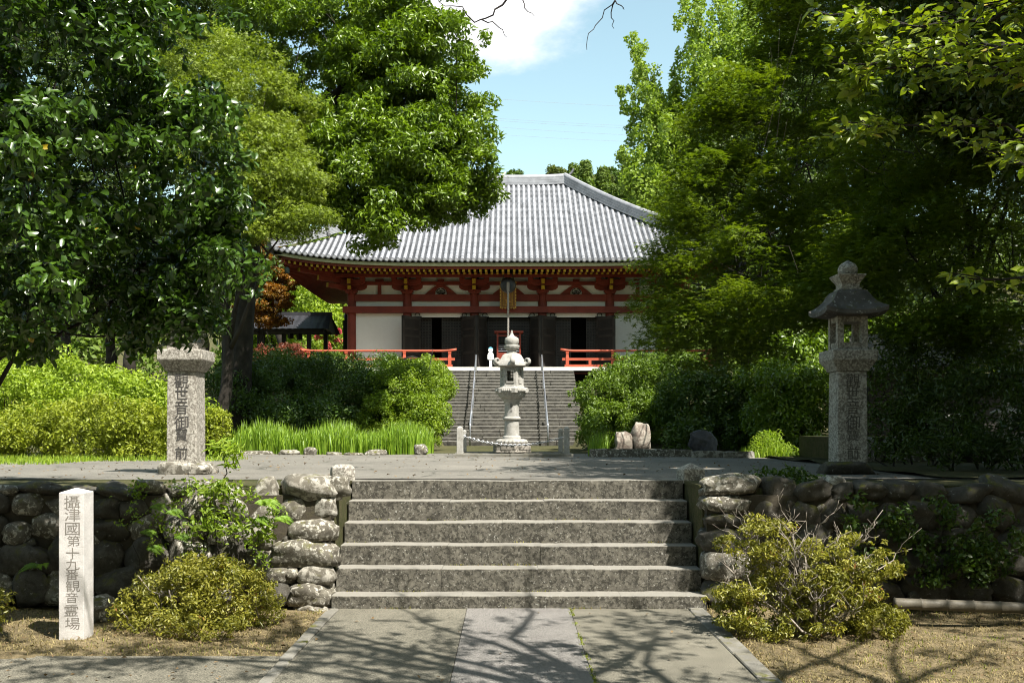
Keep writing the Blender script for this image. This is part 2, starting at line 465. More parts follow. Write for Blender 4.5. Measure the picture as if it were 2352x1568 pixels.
M['cedar'] = leaf_mat('cedar_needle', (0.055, 0.095, 0.014), (0.125, 0.175, 0.028), 0.6, 0.2, 0.3)
M['hill_leaf'] = leaf_mat('hillside_leaf', (0.05, 0.08, 0.02), (0.13, 0.14, 0.04), 0.6, 0.2, 0.35)
M['orange_maple'] = leaf_mat('orange_maple_leaf', (0.07, 0.055, 0.010), (0.24, 0.11, 0.012), 0.5, 0.3, 0.45, tcol=(1.8, 1.3, 0.6, 1))
M['red_maple'] = leaf_mat('red_maple_leaf', (0.10, 0.035, 0.022), (0.27, 0.09, 0.05), 0.5, 0.3, 0.4, tcol=(1.6, 1.1, 0.9, 1))
M['pink_flower'] = leaf_mat('pink_petal', (0.40, 0.05, 0.06), (0.62, 0.12, 0.14), 0.6, 0.2, 0.3, tcol=(1.3, 1.1, 1.1, 1))
M['dry_grass'] = leaf_mat('dry_grass_blade', (0.13, 0.11, 0.045), (0.34, 0.275, 0.135), 0.7, 0.15, 0.3, tcol=(1.4, 1.3, 0.8, 1))
M['litter'] = leaf_mat('fallen_leaf', (0.075, 0.05, 0.025), (0.20, 0.14, 0.075), 0.7, 0.15, 0.2, tcol=(1.4, 1.2, 0.8, 1))

# ------------------------------------------------------------------ foliage engine
SUNV = np.array(SUN)
T_DIAMOND = (np.array([(0, 0, 0), (.45, .5, .10), (1, 0, -.08), (.45, -.5, .10)], float), np.array([(0, 2, 1), (0, 3, 2)]))
T_OVATE = (np.array([(0, 0, 0), (.35, 0, -.02), (.7, 0, -.04), (1, 0, -.14), (.28, .44, .07), (.68, .42, .05), (.28, -.44, .07), (.68, -.42, .05)], float),
           np.array([(0, 1, 4), (1, 2, 5), (1, 5, 4), (2, 3, 5), (0, 6, 1), (1, 7, 2), (1, 6, 7), (2, 7, 3)]))
_sv = [(0.25, 0, 0)]
for k in range(5):
    a = math.radians(-110 + 55 * k); r = (0.62, 0.85, 1.0, 0.85, 0.62)[k] * 0.75
    a0 = a - math.radians(27)
    _sv.append((0.25 + 0.2 * math.cos(a0), 0.2 * math.sin(a0), 0.02))
    _sv.append((0.25 + r * math.cos(a), r * math.sin(a), -0.06))
a0 = math.radians(110 + 27)
_sv.append((0.25 + 0.2 * math.cos(a0), 0.2 * math.sin(a0), 0.02))
T_STAR = (np.array(_sv, float), np.array([t for k in range(5) for t in ((0, 1 + 2 * k, 2 + 2 * k), (0, 2 + 2 * k, 3 + 2 * k))]))
T_FAN = (np.array([(0, 0, 0), (.75, .55, .05), (.95, .05, -.05), (.75, -.5, .05)], float), np.array([(0, 2, 1), (0, 3, 2)]))

def nrmz(a):
    return a / np.maximum(np.linalg.norm(a, axis=1, keepdims=True), 1e-9)

def tri_mesh(name, V, T, rnd, mat):
    """V (n,3), T (m,3), rnd per vertex"""
    me = bpy.data.meshes.new(name)
    n, m = len(V), len(T)
    me.vertices.add(n); me.vertices.foreach_set('co', np.ascontiguousarray(V, np.float32).ravel())
    me.loops.add(m * 3); me.loops.foreach_set('vertex_index', np.ascontiguousarray(T, np.int32).ravel())
    me.polygons.add(m)
    me.polygons.foreach_set('loop_start', np.arange(0, m * 3, 3, dtype=np.int32))
    me.polygons.foreach_set('loop_total', np.full(m, 3, np.int32))
    me.materials.append(mat)
    at = me.attributes.new('rnd', 'FLOAT', 'POINT')
    at.data.foreach_set('value', np.ascontiguousarray(rnd, np.float32))
    me.update(calc_edges=True)
    return me

def leaf_mesh(name, c, nrm, adir, L, W, rnd, mat, tmpl=T_DIAMOND, origin=(0, 0, 0)):
    """one small folded blade per point: c base, nrm normal, adir axis"""
    n = len(c)
    nrm = nrmz(nrm)
    a = nrmz(adir - nrm * np.sum(adir * nrm, axis=1, keepdims=True))
    b = np.cross(nrm, a)
    tv, tf = tmpl
    L = np.broadcast_to(np.asarray(L, float), (n,))[:, None, None]
    W = np.broadcast_to(np.asarray(W, float), (n,))[:, None, None]
    V = (c[:, None, :] + a[:, None, :] * (tv[None, :, 0:1] - 0.4) * L + b[:, None, :] * tv[None, :, 1:2] * W + nrm[:, None, :] * tv[None, :, 2:3] * L)
    k = len(tv)
    T = (tf[None] + (np.arange(n) * k)[:, None, None]).reshape(-1, 3)
    R = np.repeat(rnd, k)
    return tri_mesh(name, V.reshape(-1, 3) - np.array(origin), T, R, mat)

def in_view(c, margin=160):
    """share of clumps that matter to the picture"""
    Y = np.maximum(c[:, 1], 0.1)
    x = CX + F * c[:, 0] / Y
    y = HY - F * (c[:, 2] - EYE) / Y
    return (c[:, 1] > 0.5) & (x > -margin) & (x < 2352 + margin) & (y > -margin) & (y < 1568 + margin)

GAPS = []           # (point, radius): openings in the canopies that let the sun through to a point
def carve(c):
    keep = np.ones(len(c), bool)
    for p, r in GAPS:
        d = c - np.array(p)
        t = d @ SUNV
        q = d - t[:, None] * SUNV
        keep &= ~((t > 1.2) & (np.linalg.norm(q, axis=1) < r))
    return keep

def clump_leaves(rng, clumps, n, up=0.45, out=0.6, rand=0.85, droop=0.3, shell=2.4, off=0.3, carving=True):
    """clumps (K,6) centre + radii -> leaf centres, normals, axes, rnd"""
    cl = np.asarray(clumps, float)
    w = np.prod(cl[:, 3:6], axis=1) ** (2 / 3)
    w = w * np.where(in_view(cl[:, :3]), 1.0, off)
    idx = rng.choice(len(cl), n, p=w / w.sum())
    d = nrmz(rng.normal(size=(n, 3)))
    r = rng.random(n) ** (1 / shell)
    c = cl[idx, :3] + d * r[:, None] * cl[idx, 3:6]
    o = nrmz(d / cl[idx, 3:6])
    nr = o * out + np.array([0, 0, up]) + rng.normal(size=(n, 3)) * rand
    ax = rng.normal(size=(n, 3)) + o * 0.6 + np.array([0, 0, -droop])
    cr = rng.random(len(cl))
    rn = np.clip(0.55 * rng.random(n) + 0.45 * cr[idx] , 0, 1)
    rn = np.where(rng.random(n) < 0.0012, 0.999, rn * 0.97)
    if carving:
        k = carve(c)
        c, nr, ax, rn = c[k], nr[k], ax[k], rn[k]
    return c, nr, ax, rn

def lobe_clumps(rng, lobes, k, size, flat=0.65, inner=0.55, jit=0.35, rag=0.22):
    """lobes (centre, radii) -> clump ellipsoids spread through the outer part of each"""
    out = []
    lb = [(np.array(c, float), np.array(r, float)) for c, r in lobes]
    w = np.array([np.prod(r) ** (2 / 3) for c, r in lb]); w /= w.sum()
    for (c, r), ww in zip(lb, w):
        m = max(3, int(round(k * ww)))
        d = nrmz(rng.normal(size=(m, 3)))
        rr = inner + (1.02 - inner) * rng.random(m) ** 0.6
        p = c + d * rr[:, None] * r
        s = size * (1 + jit * rng.normal(size=m)).clip(0.45, 1.8)
        q = max(1, int(m * rag))
        d2 = nrmz(rng.normal(size=(q, 3)))
        p2_ = c + d2 * rng.uniform(1.0, 1.2, (q, 1)) * r
        for i in range(q):
            s2 = size * rng.uniform(.25, .55)
            out.append((*p2_[i], s2, s2, s2 * rng.uniform(.6, 1.4)))
        for i in range(m):
            out.append((*p[i], s[i], s[i] * rng.uniform(.8, 1.2), s[i] * flat * rng.uniform(.75, 1.25)))
    return np.array(out)

def wig(rng, a, b, n=6, amp=0.06, sag=0.0):
    a, b = Vector(a), Vector(b)
    L = (b - a).length
    pts = []
    for i in range(n + 1):
        t = i / n
        p = a.lerp(b, t)
        k = math.sin(math.pi * t)
        p += Vector(rng.normal(size=3)) * amp * L * (0.4 * k) + Vector((0, 0, sag * L * k))
        pts.append(p)
    return pts

def make_tree(name, label, base, lobes, leafmat, nleaf, L, W, seed, k=120, size=0.6, tmpl=T_DIAMOND, trunk_r=0.25, bark='bark',
              fork=None, limbs=8, lean=None, flat=0.65, group=None, cat='tree', extra=None, trunk_top=None, limb_from=0.35, **kw):
    rng = np.random.default_rng(seed)
    root = thing(name, label, cat, base, group)
    base = Vector(base)
    cl = lobe_clumps(rng, lobes, k, size, flat=flat)
    if extra is not None: cl = np.vstack([cl, extra])
    c, nr, ax, rn = clump_leaves(rng, cl, nleaf, **kw)
    n = len(c)
    me = leaf_mesh('crown', c, nr, ax, L * rng.uniform(.55, 1.4, n), W * rng.uniform(.6, 1.3, n), rn, leafmat, tmpl, base)
    cr = place('crown', me, root, base)
    cr['kind'] = 'stuff'
    cen = np.mean([np.array(c_) for c_, r_ in lobes], axis=0)
    top = Vector(trunk_top) if trunk_top is not None else Vector((base.x * .55 + cen[0] * .45, base.y * .55 + cen[1] * .45, cen[2]))
    pts = wig(rng, base - Vector((0, 0, 0.3)), top, 8, 0.05)
    if lean is not None:
        pts = [Vector(p) for p in lean]
    m = len(pts)
    rad = [trunk_r * (1 - 0.72 * i / (m - 1)) * (1.25 if i == 0 else 1) for i in range(m)]
    MB().tube(pts, rad, 10).build('trunk', M[bark], root, base, smooth=True)
    order = rng.permutation(len(cl))
    big = [Vector(c_) for c_, r_ in lobes]
    for i in range(limbs):
        tgt = big[i % len(big)] if i < len(big) else Vector(cl[order[i]][:3])
        j = int(m * (limb_from + (.95 - limb_from) * rng.random())); j = min(j, m - 2)
        st = pts[j]
        pp = wig(rng, st, tgt, 7, 0.10, 0.05)
        r0 = rad[j] * 0.55
        mb = MB().tube(pp, [r0 * (1 - 0.85 * q / 7) for q in range(8)], 6)
        for q in range(4):
            s2 = pp[3 + q]
            t2 = Vector(cl[order[(i * 4 + q + 7) % len(cl)]][:3])
            if (t2 - s2).length > (tgt - st).length * 0.9 + 0.5: t2 = s2 + (t2 - s2).normalized() * (tgt - st).length * 0.6
            mb.tube(wig(rng, s2, t2, 5, 0.12), [r0 * 0.35 * (1 - 0.85 * z / 5) for z in range(6)], 5)
        mb.build('limb', M[bark], root, base, smooth=True)
    return root

def make_bush(name, label, base, lobes, leafmat, nleaf, L, W, seed, k=60, size=0.25, tmpl=T_DIAMOND, stems=6, group=None, cat='bush', bark='bark', flat=0.8, stem_r=0.02, **kw):
    rng = np.random.default_rng(seed)
    base = Vector(base)
    root = thing(name, label, cat, base, group)
    cl = lobe_clumps(rng, lobes, k, size, flat=flat, inner=0.6)
    # a looser filling inside so that the bush is not hollow
    c, nr, ax, rn = clump_leaves(rng, cl, nleaf, carving=False, **kw)
    keep = c[:, 2] > base.z - 0.05
    c, nr, ax, rn = c[keep], nr[keep], ax[keep], rn[keep]
    n = len(c)
    me = leaf_mesh('foliage', c, nr, ax, L * rng.uniform(.55, 1.5, n), W * rng.uniform(.6, 1.3, n), rn, leafmat, tmpl, base)
    fo = place('foliage', me, root, base); fo['kind'] = 'stuff'
    for i in range(stems):
        c_, r_ = lobes[i % len(lobes)]
        t = Vector(c_) + Vector(rng.normal(size=3)) * 0.5 * r_[0]
        b0 = Vector((c_[0], c_[1], base.z - 0.05)) + Vector((rng.normal() * .12 * r_[0], rng.normal() * .12 * r_[1], 0))
        MB().tube(wig(rng, b0, t, 5, 0.12), [stem_r * (1 - .14 * q) for q in range(6)], 5).build('stem', M[bark], root, base, smooth=True)
    return root

def lobe(x, y, Y, rx, ry, ry_depth=None):
    """an ellipsoid given by where it is seen and how far away it stands"""
    c = P(x, y, Y)
    a, b = S(rx, Y), S(ry, Y)
    return (tuple(c), (a, ry_depth if ry_depth else (a + b) / 2, b))

def blades(rng, pos, h, w, lean=0.25, mat=None, name='grass', seg=3):
    """upright tapering blades as one mesh"""
    n = len(pos)
    az = rng.random(n) * 2 * np.pi
    dirv = np.stack([np.cos(az), np.sin(az), np.zeros(n)], 1)
    side = np.stack([-np.sin(az), np.cos(az), np.zeros(n)], 1)
    le = lean * rng.random(n)
    V = []
    for i in range(seg + 1):
        t = i / seg
        ctr = pos + np.array([0, 0, 1.0]) * (h * (t - 0.25 * le * t * t))[:, None] + dirv * (h * le * t * t)[:, None]
        ww = (w * (1 - t) ** 0.7 * 0.5)[:, None]
        V.append(ctr - side * ww); V.append(ctr + side * ww)
    V = np.stack(V, 1)
    T = []
    for i in range(seg):
        a = 2 * i
        T += [(a, a + 1, a + 3), (a, a + 3, a + 2)]
    T = np.array(T)
    k = V.shape[1]
    TT = (T[None] + (np.arange(n) * k)[:, None, None]).reshape(-1, 3)
    return tri_mesh(name, V.reshape(-1, 3), TT, np.repeat(rng.random(n), k), mat)

# boulder shapes shared by the walls, edgings and rockeries
def boulder_mesh(name, seed, mat, box=0.62, rough=0.20, sub=3):
    rnd = random.Random(seed)
    bm = bmesh.new()
    bmesh.ops.create_icosphere(bm, subdivisions=sub, radius=1.0)
    from mathutils import noise
    off = Vector((rnd.uniform(-50, 50), rnd.uniform(-50, 50), rnd.uniform(-50, 50)))
    for v in bm.verts:
        d = v.co.normalized()
        m = max(abs(d.x), abs(d.y), abs(d.z))
        r = (1 - box) + box / (m ** 0.9)
        r *= 1 - 0.16 * max(0, noise.noise(d * 1.9 + off * 1.7)) - 0.05 * abs(noise.noise(d * 4.3 - off))
        r *= 1 + rough * (noise.noise(d * 1.3 + off) * 1.3 + 0.55 * noise.noise(d * 2.6 + off) + 0.22 * noise.noise(d * 6 + off))
        v.co = d * r * 0.80
    for q in range(7):           # broken, flattened faces
        n = Vector((rnd.gauss(0, 1), rnd.gauss(0, 1), rnd.gauss(0, .8))).normalized()
        lim = rnd.uniform(.60, .80)
        for v in bm.verts:
            e = v.co.dot(n) - lim
            if e > 0: v.co -= n * e * .88
    for v in bm.verts:
        v.co *= 1 + .025 * noise.noise(v.co * 5 + off) + .015 * noise.noise(v.co * 11 + off)
    me = bpy.data.meshes.new(name)
    bm.to_mesh(me); bm.free()
    me.polygons.foreach_set('use_smooth', [True] * len(me.polygons))
    me.materials.append(mat)
    return me
BOULD = {k: [boulder_mesh('boulder', 100 * j + i, M[k]) for i in range(7)] for j, k in enumerate(('boulder', 'boulder_dark', 'boulder_pale'))}
def stone(parent, x, y, z, sx, sy, sz, rng, kind='boulder', name='stone', tilt=0.12):
    me = BOULD[kind][int(rng.integers(7))]
    return place(name, me, parent, (x, y, z), (rng.normal() * tilt * .6, rng.normal() * tilt, rng.choice([0, math.pi]) + rng.normal() * 0.15), (sx / 2 * 1.42, sy / 2 * 1.3, sz / 2 * 1.42))

def text_mesh(ch, name, mat):
    cu = bpy.data.curves.new('glyph', 'FONT')
    cu.body = ch
    cu.align_x = 'CENTER'
    cu.size = 1.0
    cu.extrude = 0.0
    o = bpy.data.objects.new('glyph', cu)
    COL.objects.link(o)
    dg = bpy.context.evaluated_depsgraph_get()
    me = bpy.data.meshes.new_from_object(o.evaluated_get(dg))
    bpy.data.objects.remove(o); bpy.data.curves.remove(cu)
    co = np.empty(len(me.vertices) * 3); me.vertices.foreach_get('co', co)
    co = co.reshape(-1, 3)
    lo, hi = co.min(0), co.max(0)
    co -= (lo + hi) / 2
    co /= max(hi[0] - lo[0], hi[1] - lo[1])
    out = np.stack([co[:, 0], np.zeros(len(co)), co[:, 1]], 1)   # stand it up, facing -Y
    me.vertices.foreach_set('co', out.ravel())
    me.materials.clear(); me.materials.append(mat)
    me.name = name
    me.update()
    return me

# ------------------------------------------------------------------ the ground, path, plaza, embankment, hill
PZ = 1.177                      # level of the upper plaza
def sheet(name, x0, x1, y0, y1, z, mat, parent=None, nx=1, ny=1, fn=None):
    mb = MB()
    xs = np.linspace(x0, x1, nx + 1); ys = np.linspace(y0, y1, ny + 1)
    vs = [(x, y, z if fn is None else fn(x, y)) for y in ys for x in xs]
    fs = [(j * (nx + 1) + i, j * (nx + 1) + i + 1, (j + 1) * (nx + 1) + i + 1, (j + 1) * (nx + 1) + i) for j in range(ny) for i in range(nx)]
    mb.add(vs, fs)
    return mb.build(name, mat, parent, smooth=fn is not None)

from mathutils import noise as mnoise
tag(sheet('ground', -600, 600, -60, 900, -0.03, M['ground']), kind='structure')
def lawn(x, y):
    return 0.0 + 0.05 * mnoise.noise(Vector((x * 0.9, y * 0.9, 0))) + 0.015 * mnoise.noise(Vector((x * 4, y * 4, 3)))
tag(sheet('bare_ground', -9, 9, 2, 10.2, 0, M['ground'], nx=90, ny=50, fn=lambda x, y: lawn(x, y) - 0.012 - (0.05 if (-1.75 < x < 1.95) or (x < -1.2 and y < 7.55) else 0)), kind='structure')

path = place('path', MB().mesh('path', M['path']), None)
tag(path, kind='structure')
pm = MB()
pm.box((-1.62, -3, -0.05), (-0.403, 9.6, 0.012)); pm.build('path_slab', M['path'], path)
pm = MB(); pm.box((0.592, -3, -0.05), (1.72, 9.6, 0.010)); pm.build('path_slab', M['path'], path)
pm = MB(); pm.box((-0.397, -3, -0.05), (0.586, 9.6, 0.016)); pm.build('granite_slab', M['slab'], path)
pm = MB(); pm.box((-9, -3, -0.05), (-1.725, 7.62, 0.006)); pm.build('branch_path', M['path'], path)
rs = random.Random(4)
for sgn, xa, xb in ((-1, -1.72, -1.625), (1, 1.725, 1.87)):
    y = 3.0
    while y < 9.5:
        ln = rs.uniform(0.7, 1.15)
        y2 = min(y + ln, 9.55)
        me = MB().box((xa + rs.uniform(-.008, .008), y + .006, -0.08), (xb + rs.uniform(-.01, .01), y2 - .006, 0.026 + rs.uniform(-.008, .008))).mesh('kerb_stone', M['kerb'])
        bevel(me, 0.008)
        place('kerb_stone', me, path)
        y = y2

# plaza: raised terrace with asphalt on top
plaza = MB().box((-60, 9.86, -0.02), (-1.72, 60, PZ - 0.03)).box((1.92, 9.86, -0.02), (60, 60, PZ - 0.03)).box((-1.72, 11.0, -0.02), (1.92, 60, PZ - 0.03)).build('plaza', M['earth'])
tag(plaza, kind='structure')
def plaza_h(x, y):
    return PZ + 0.012 * mnoise.noise(Vector((x * .5, y * .5, 5)))
pav = sheet('plaza_paving', -1.9 - 24, 26, 10.95, 21.3, PZ, M['asphalt'], plaza, nx=70, ny=30, fn=plaza_h)
MB().box((-26, 9.95, PZ - 0.04), (-1.71, 10.96, PZ - 0.005)).box((1.91, 9.95, PZ - 0.04), (26, 10.96, PZ - 0.005)).build('verge', M['earth'], plaza)

def bank(x, y):
    t = min(1, max(0, (y - 22.5) / 11.0))
    s = 3 * t * t - 2 * t ** 3
    edge = min(1, max(0, (abs(x) - 2.3) / 0.5)) if y < 37 else 1.0
    z = PZ - 0.02 + 2.2 * s * edge
    if y > 52: z += (y - 52) * 0.05
    return z + 0.08 * mnoise.noise(Vector((x * .4, y * .4, 9)))
tag(sheet('embankment', -60, 60, 21.2, 60, 0, M['earth'], nx=120, ny=60, fn=bank), kind='structure')
def hillf(x, y):
    t = min(1, max(0, (y - 56) / 60.0))
    z = 3 + 17.6 * (3 * t * t - 2 * t ** 3) + 3.0 * mnoise.noise(Vector((x * .03, y * .03, 2))) + 6 * min(1, abs(x - 10) / 90.0) * t
    return z if y < 118 else z - (y - 118) * 0.4
tag(sheet('hill', -160, 160, 56, 150, 0, M['earth'], nx=60, ny=40, fn=hillf), kind='structure')

shade_bed = sheet('shaded_bed', 4.75, 14, 11.0, 21.2, 0, M['earth'], nx=30, ny=30, fn=lambda x, y: PZ + .03 + .05 * mnoise.noise(Vector((x * 1.3, y * 1.3, 4))))  # dark soil over the paving; part of the tree shade sits in its colour
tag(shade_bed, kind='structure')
# ------------------------------------------------------------------ stone steps up to the plaza
SX0, SX1 = -1.70, 1.90
SY = [9.56 + 0.256 * i for i in range(6)]
SZ = [0.135, 0.358, 0.556, 0.764, 0.968, 1.177]
steps = thing('stone_steps', 'six weathered granite steps rising from the path to the plaza', 'steps', (0.1, 9.56, 0))
CUTS = [[0.348, 0.53, 0.772], [0.29, 0.553, 0.71], [0.302, 0.562, 0.712], [0.281, 0.455, 0.712], [0.298, 0.577, 0.806], [0.265, 0.532, 0.72]]
rs = random.Random(11)
for i in range(6):
    cuts = [0] + CUTS[i] + [1]
    z0 = (SZ[i - 1] - 0.03) if i else -0.06
    y1 = SY[i] + (0.34 if i < 5 else 0.42)
    for a, b in zip(cuts[:-1], cuts[1:]):
        xa, xb = SX0 + (SX1 - SX0) * a + 0.001, SX0 + (SX1 - SX0) * b - 0.001
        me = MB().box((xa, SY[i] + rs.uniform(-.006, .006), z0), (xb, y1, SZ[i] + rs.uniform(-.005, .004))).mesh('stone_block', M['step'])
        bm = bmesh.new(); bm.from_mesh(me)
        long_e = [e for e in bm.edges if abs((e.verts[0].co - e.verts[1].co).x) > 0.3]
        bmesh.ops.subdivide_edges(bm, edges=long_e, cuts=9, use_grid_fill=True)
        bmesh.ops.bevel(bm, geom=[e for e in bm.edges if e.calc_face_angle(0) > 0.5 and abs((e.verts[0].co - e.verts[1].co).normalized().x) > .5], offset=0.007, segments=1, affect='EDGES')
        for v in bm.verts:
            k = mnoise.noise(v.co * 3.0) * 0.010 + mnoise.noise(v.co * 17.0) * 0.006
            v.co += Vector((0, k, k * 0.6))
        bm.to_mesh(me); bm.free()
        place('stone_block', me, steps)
for o in steps.children:
    o.location = -Vector(steps.location)

# ------------------------------------------------------------------ boulder retaining walls
rng = np.random.default_rng(21)
def wall_y(z): return 9.62 + 0.17 * z
def retaining_wall(name, label, corner, x_in, x_out, seed):
    rng = np.random.default_rng(seed)
    sgn = 1 if x_out > x_in else -1
    w = thing(name, label, 'wall', ((x_in + x_out) / 2, 9.7, 0))
    lo, hi = min(x_in, x_out), max(x_in, x_out)
    MB().box((lo, 9.74, -0.05), (hi, 9.95, PZ - 0.09)).build('backing', M['soil'], w)
    for (x0, x1, y0, y1, kd) in corner:
        zc = EYE - ((y0 + y1) / 2 - HY) * 9.62 / F
        Yc = wall_y(max(zc, 0))
        p = P((x0 + x1) / 2, (y0 + y1) / 2, Yc)
        sx, sz = S(x1 - x0, Yc), S(y1 - y0, Yc)
        stone(w, p.x, Yc + 0.06, p.z, sx, min(0.42, max(sx * .8, .24)), sz, rng, kd, tilt=0.05)
    # random courses further out
    z = 0.06
    row = 0
    while z < PZ - 0.05:
        h = rng.uniform(0.21, 0.33)
        if z + h > PZ - 0.02: h = PZ - 0.02 - z + 0.05
        x = x_in_r = x_in + sgn * (0.80 if row % 2 else 0.86) - sgn * 0.0
        while abs(x) < abs(x_out):
            wd = rng.uniform(0.24, 0.50) * (1.15 if row < 2 else 0.95)
            hh = h * rng.uniform(0.8, 1.12)
            kd = rng.choice(['boulder', 'boulder', 'boulder_dark', 'boulder_pale'] if sgn < 0 and abs(x) < 3.3 else (['boulder', 'boulder_dark', 'boulder_dark'] if sgn < 0 else ['boulder_dark']))  # right wall takes only dark boulders, deep shade put into the stone colour
            stone(w, x + sgn * wd / 2, wall_y(z + h / 2) + rng.uniform(.0, .06), z + h / 2 + rng.uniform(-.03, .03), wd * 1.03, rng.uniform(.26, .38), hh * 1.06, rng, kd, tilt=0.25)
            x += sgn * wd
        z += h * 0.96
        row += 1
    for i in range(46):          # small packing stones in the gaps
        x = x_in + sgn * rng.uniform(.1, abs(x_out - x_in))
        z = rng.uniform(.05, PZ - .12)
        sz = rng.uniform(.06, .13)
        stone(w, x, wall_y(z) - .04 + rng.uniform(0, .05), z, sz * rng.uniform(1, 1.6), sz, sz, rng, rng.choice(['boulder', 'boulder_dark']), name='packing_stone', tilt=.6)
    # stones along the flank beside the steps
    for i in range(6):
        for q in range(2):
            xx = x_in + sgn * (0.10 + 0.02 * rng.normal())
            stone(w, xx, SY[i] + 0.10 + 0.14 * q, SZ[i] - 0.02 + 0.07 * q, 0.17, 0.22, 0.20, rng, 'boulder', tilt=0.3)
    return w
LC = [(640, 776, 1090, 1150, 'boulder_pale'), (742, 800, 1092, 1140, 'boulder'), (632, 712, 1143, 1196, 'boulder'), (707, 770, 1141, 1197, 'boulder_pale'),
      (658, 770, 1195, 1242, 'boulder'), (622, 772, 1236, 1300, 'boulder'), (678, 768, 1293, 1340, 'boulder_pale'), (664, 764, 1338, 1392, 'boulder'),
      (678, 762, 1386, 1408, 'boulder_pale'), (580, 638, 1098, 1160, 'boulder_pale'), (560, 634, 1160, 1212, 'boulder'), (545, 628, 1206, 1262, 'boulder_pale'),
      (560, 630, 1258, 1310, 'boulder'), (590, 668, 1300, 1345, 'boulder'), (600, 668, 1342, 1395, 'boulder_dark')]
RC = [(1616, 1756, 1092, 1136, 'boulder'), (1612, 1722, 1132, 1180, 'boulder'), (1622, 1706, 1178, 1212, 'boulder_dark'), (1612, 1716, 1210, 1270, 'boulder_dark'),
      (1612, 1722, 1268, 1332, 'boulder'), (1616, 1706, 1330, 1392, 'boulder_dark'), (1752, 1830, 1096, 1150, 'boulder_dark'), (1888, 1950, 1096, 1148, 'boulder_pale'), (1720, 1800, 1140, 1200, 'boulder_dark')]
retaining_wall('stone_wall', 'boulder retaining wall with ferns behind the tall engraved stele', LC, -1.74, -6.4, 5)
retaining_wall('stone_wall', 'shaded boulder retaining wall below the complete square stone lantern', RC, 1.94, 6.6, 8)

# low kerb posts at the head of the steps
def low_post(x0, x1, y0, y1, label, shape):
    Yc = 10.86
    a, b = P(x0, y1, Yc), P(x1, y0, Yc)
    w = b.x - a.x
    mb = MB()
    cx = (a.x + b.x) / 2
    if shape == 'hex':
        mb.lathe([(w * .46, -.02), (w * .48, .10), (w * .45, .155), (w * .3, .185)], sides=6, c=(cx, Yc + .1, PZ - .02), phase=.3)
    else:
        mb.lathe([(w * .42, -.02), (w * .43, .125), (w * .41, .14), (.01, .20)], sides=4, c=(cx, Yc + .1, PZ - .02), phase=.2)
    o = mb.build('low_post', M['post_stone'], None, (cx, Yc + .1, PZ - .02))
    bevel(o.data, 0.012, 2)
    tag(o, label, 'stone post', 'stone stumps at the head of the steps')
low_post(755, 812, 1070, 1108, 'squat weathered stone stump at head of steps beside sunlit pale boulder', 'hex')
low_post(1560, 1620, 1068, 1108, 'squat stone stump with pyramid top, head of steps, beside shaded wall', 'pyr')

# ------------------------------------------------------------------ inscribed stele
sx, sy0 = P(135, 1465, 8.28).x, 8.28
st_w, st_d, st_h = 0.205, 0.205, 1.235
stele = thing('stone_stele', 'tall white granite stele engraved with a column of characters', 'stele', (sx + st_w / 2, sy0 + st_d / 2, 0))
mb = MB()
vs = []
for z in (-0.1, 0.3, 0.7, st_h - 0.025):
    vs += [(sx, sy0, z), (sx + st_w, sy0, z), (sx + st_w, sy0 + st_d, z), (sx, sy0 + st_d, z)]
vs.append((sx + st_w / 2, sy0 + st_d / 2, st_h + 0.012))
fs = [(4 * i + k, 4 * i + (k + 1) % 4, 4 * i + 4 + (k + 1) % 4, 4 * i + 4 + k) for i in range(3) for k in range(4)]
fs += [(12 + k, 12 + (k + 1) % 4, 16) for k in range(4)]
mb.add(vs, fs)
o = mb.build('shaft', M['stele'], stele, tuple(stele.location))
bevel(o.data, 0.006, 2)
CH = '攝津國第十九番観音霊場'
CYN = [200, 315, 445, 555, 670, 770, 865, 970, 1075, 1195, 1315]
CXN = [222, 226, 225, 236, 226, 228, 220, 228, 218, 214, 226]
CWN = [150, 150, 145, 125, 130, 130, 125, 135, 120, 128, 140]
for ch, yz, xz, wz in zip(CH, CYN, CXN, CWN):
    yv, xv = (1800 + yz / 2.45) * .6125, (180 + xz / 2.45) * .6125
    p = P(xv, yv, sy0)
    s = S(wz / 2.45 * .6125, sy0) * 0.98
    me = text_mesh(ch, 'character', M['engraved'])
    place('character', me, stele, (p.x, sy0 - 0.0015, p.z), None, (s, 1, s * 0.82))

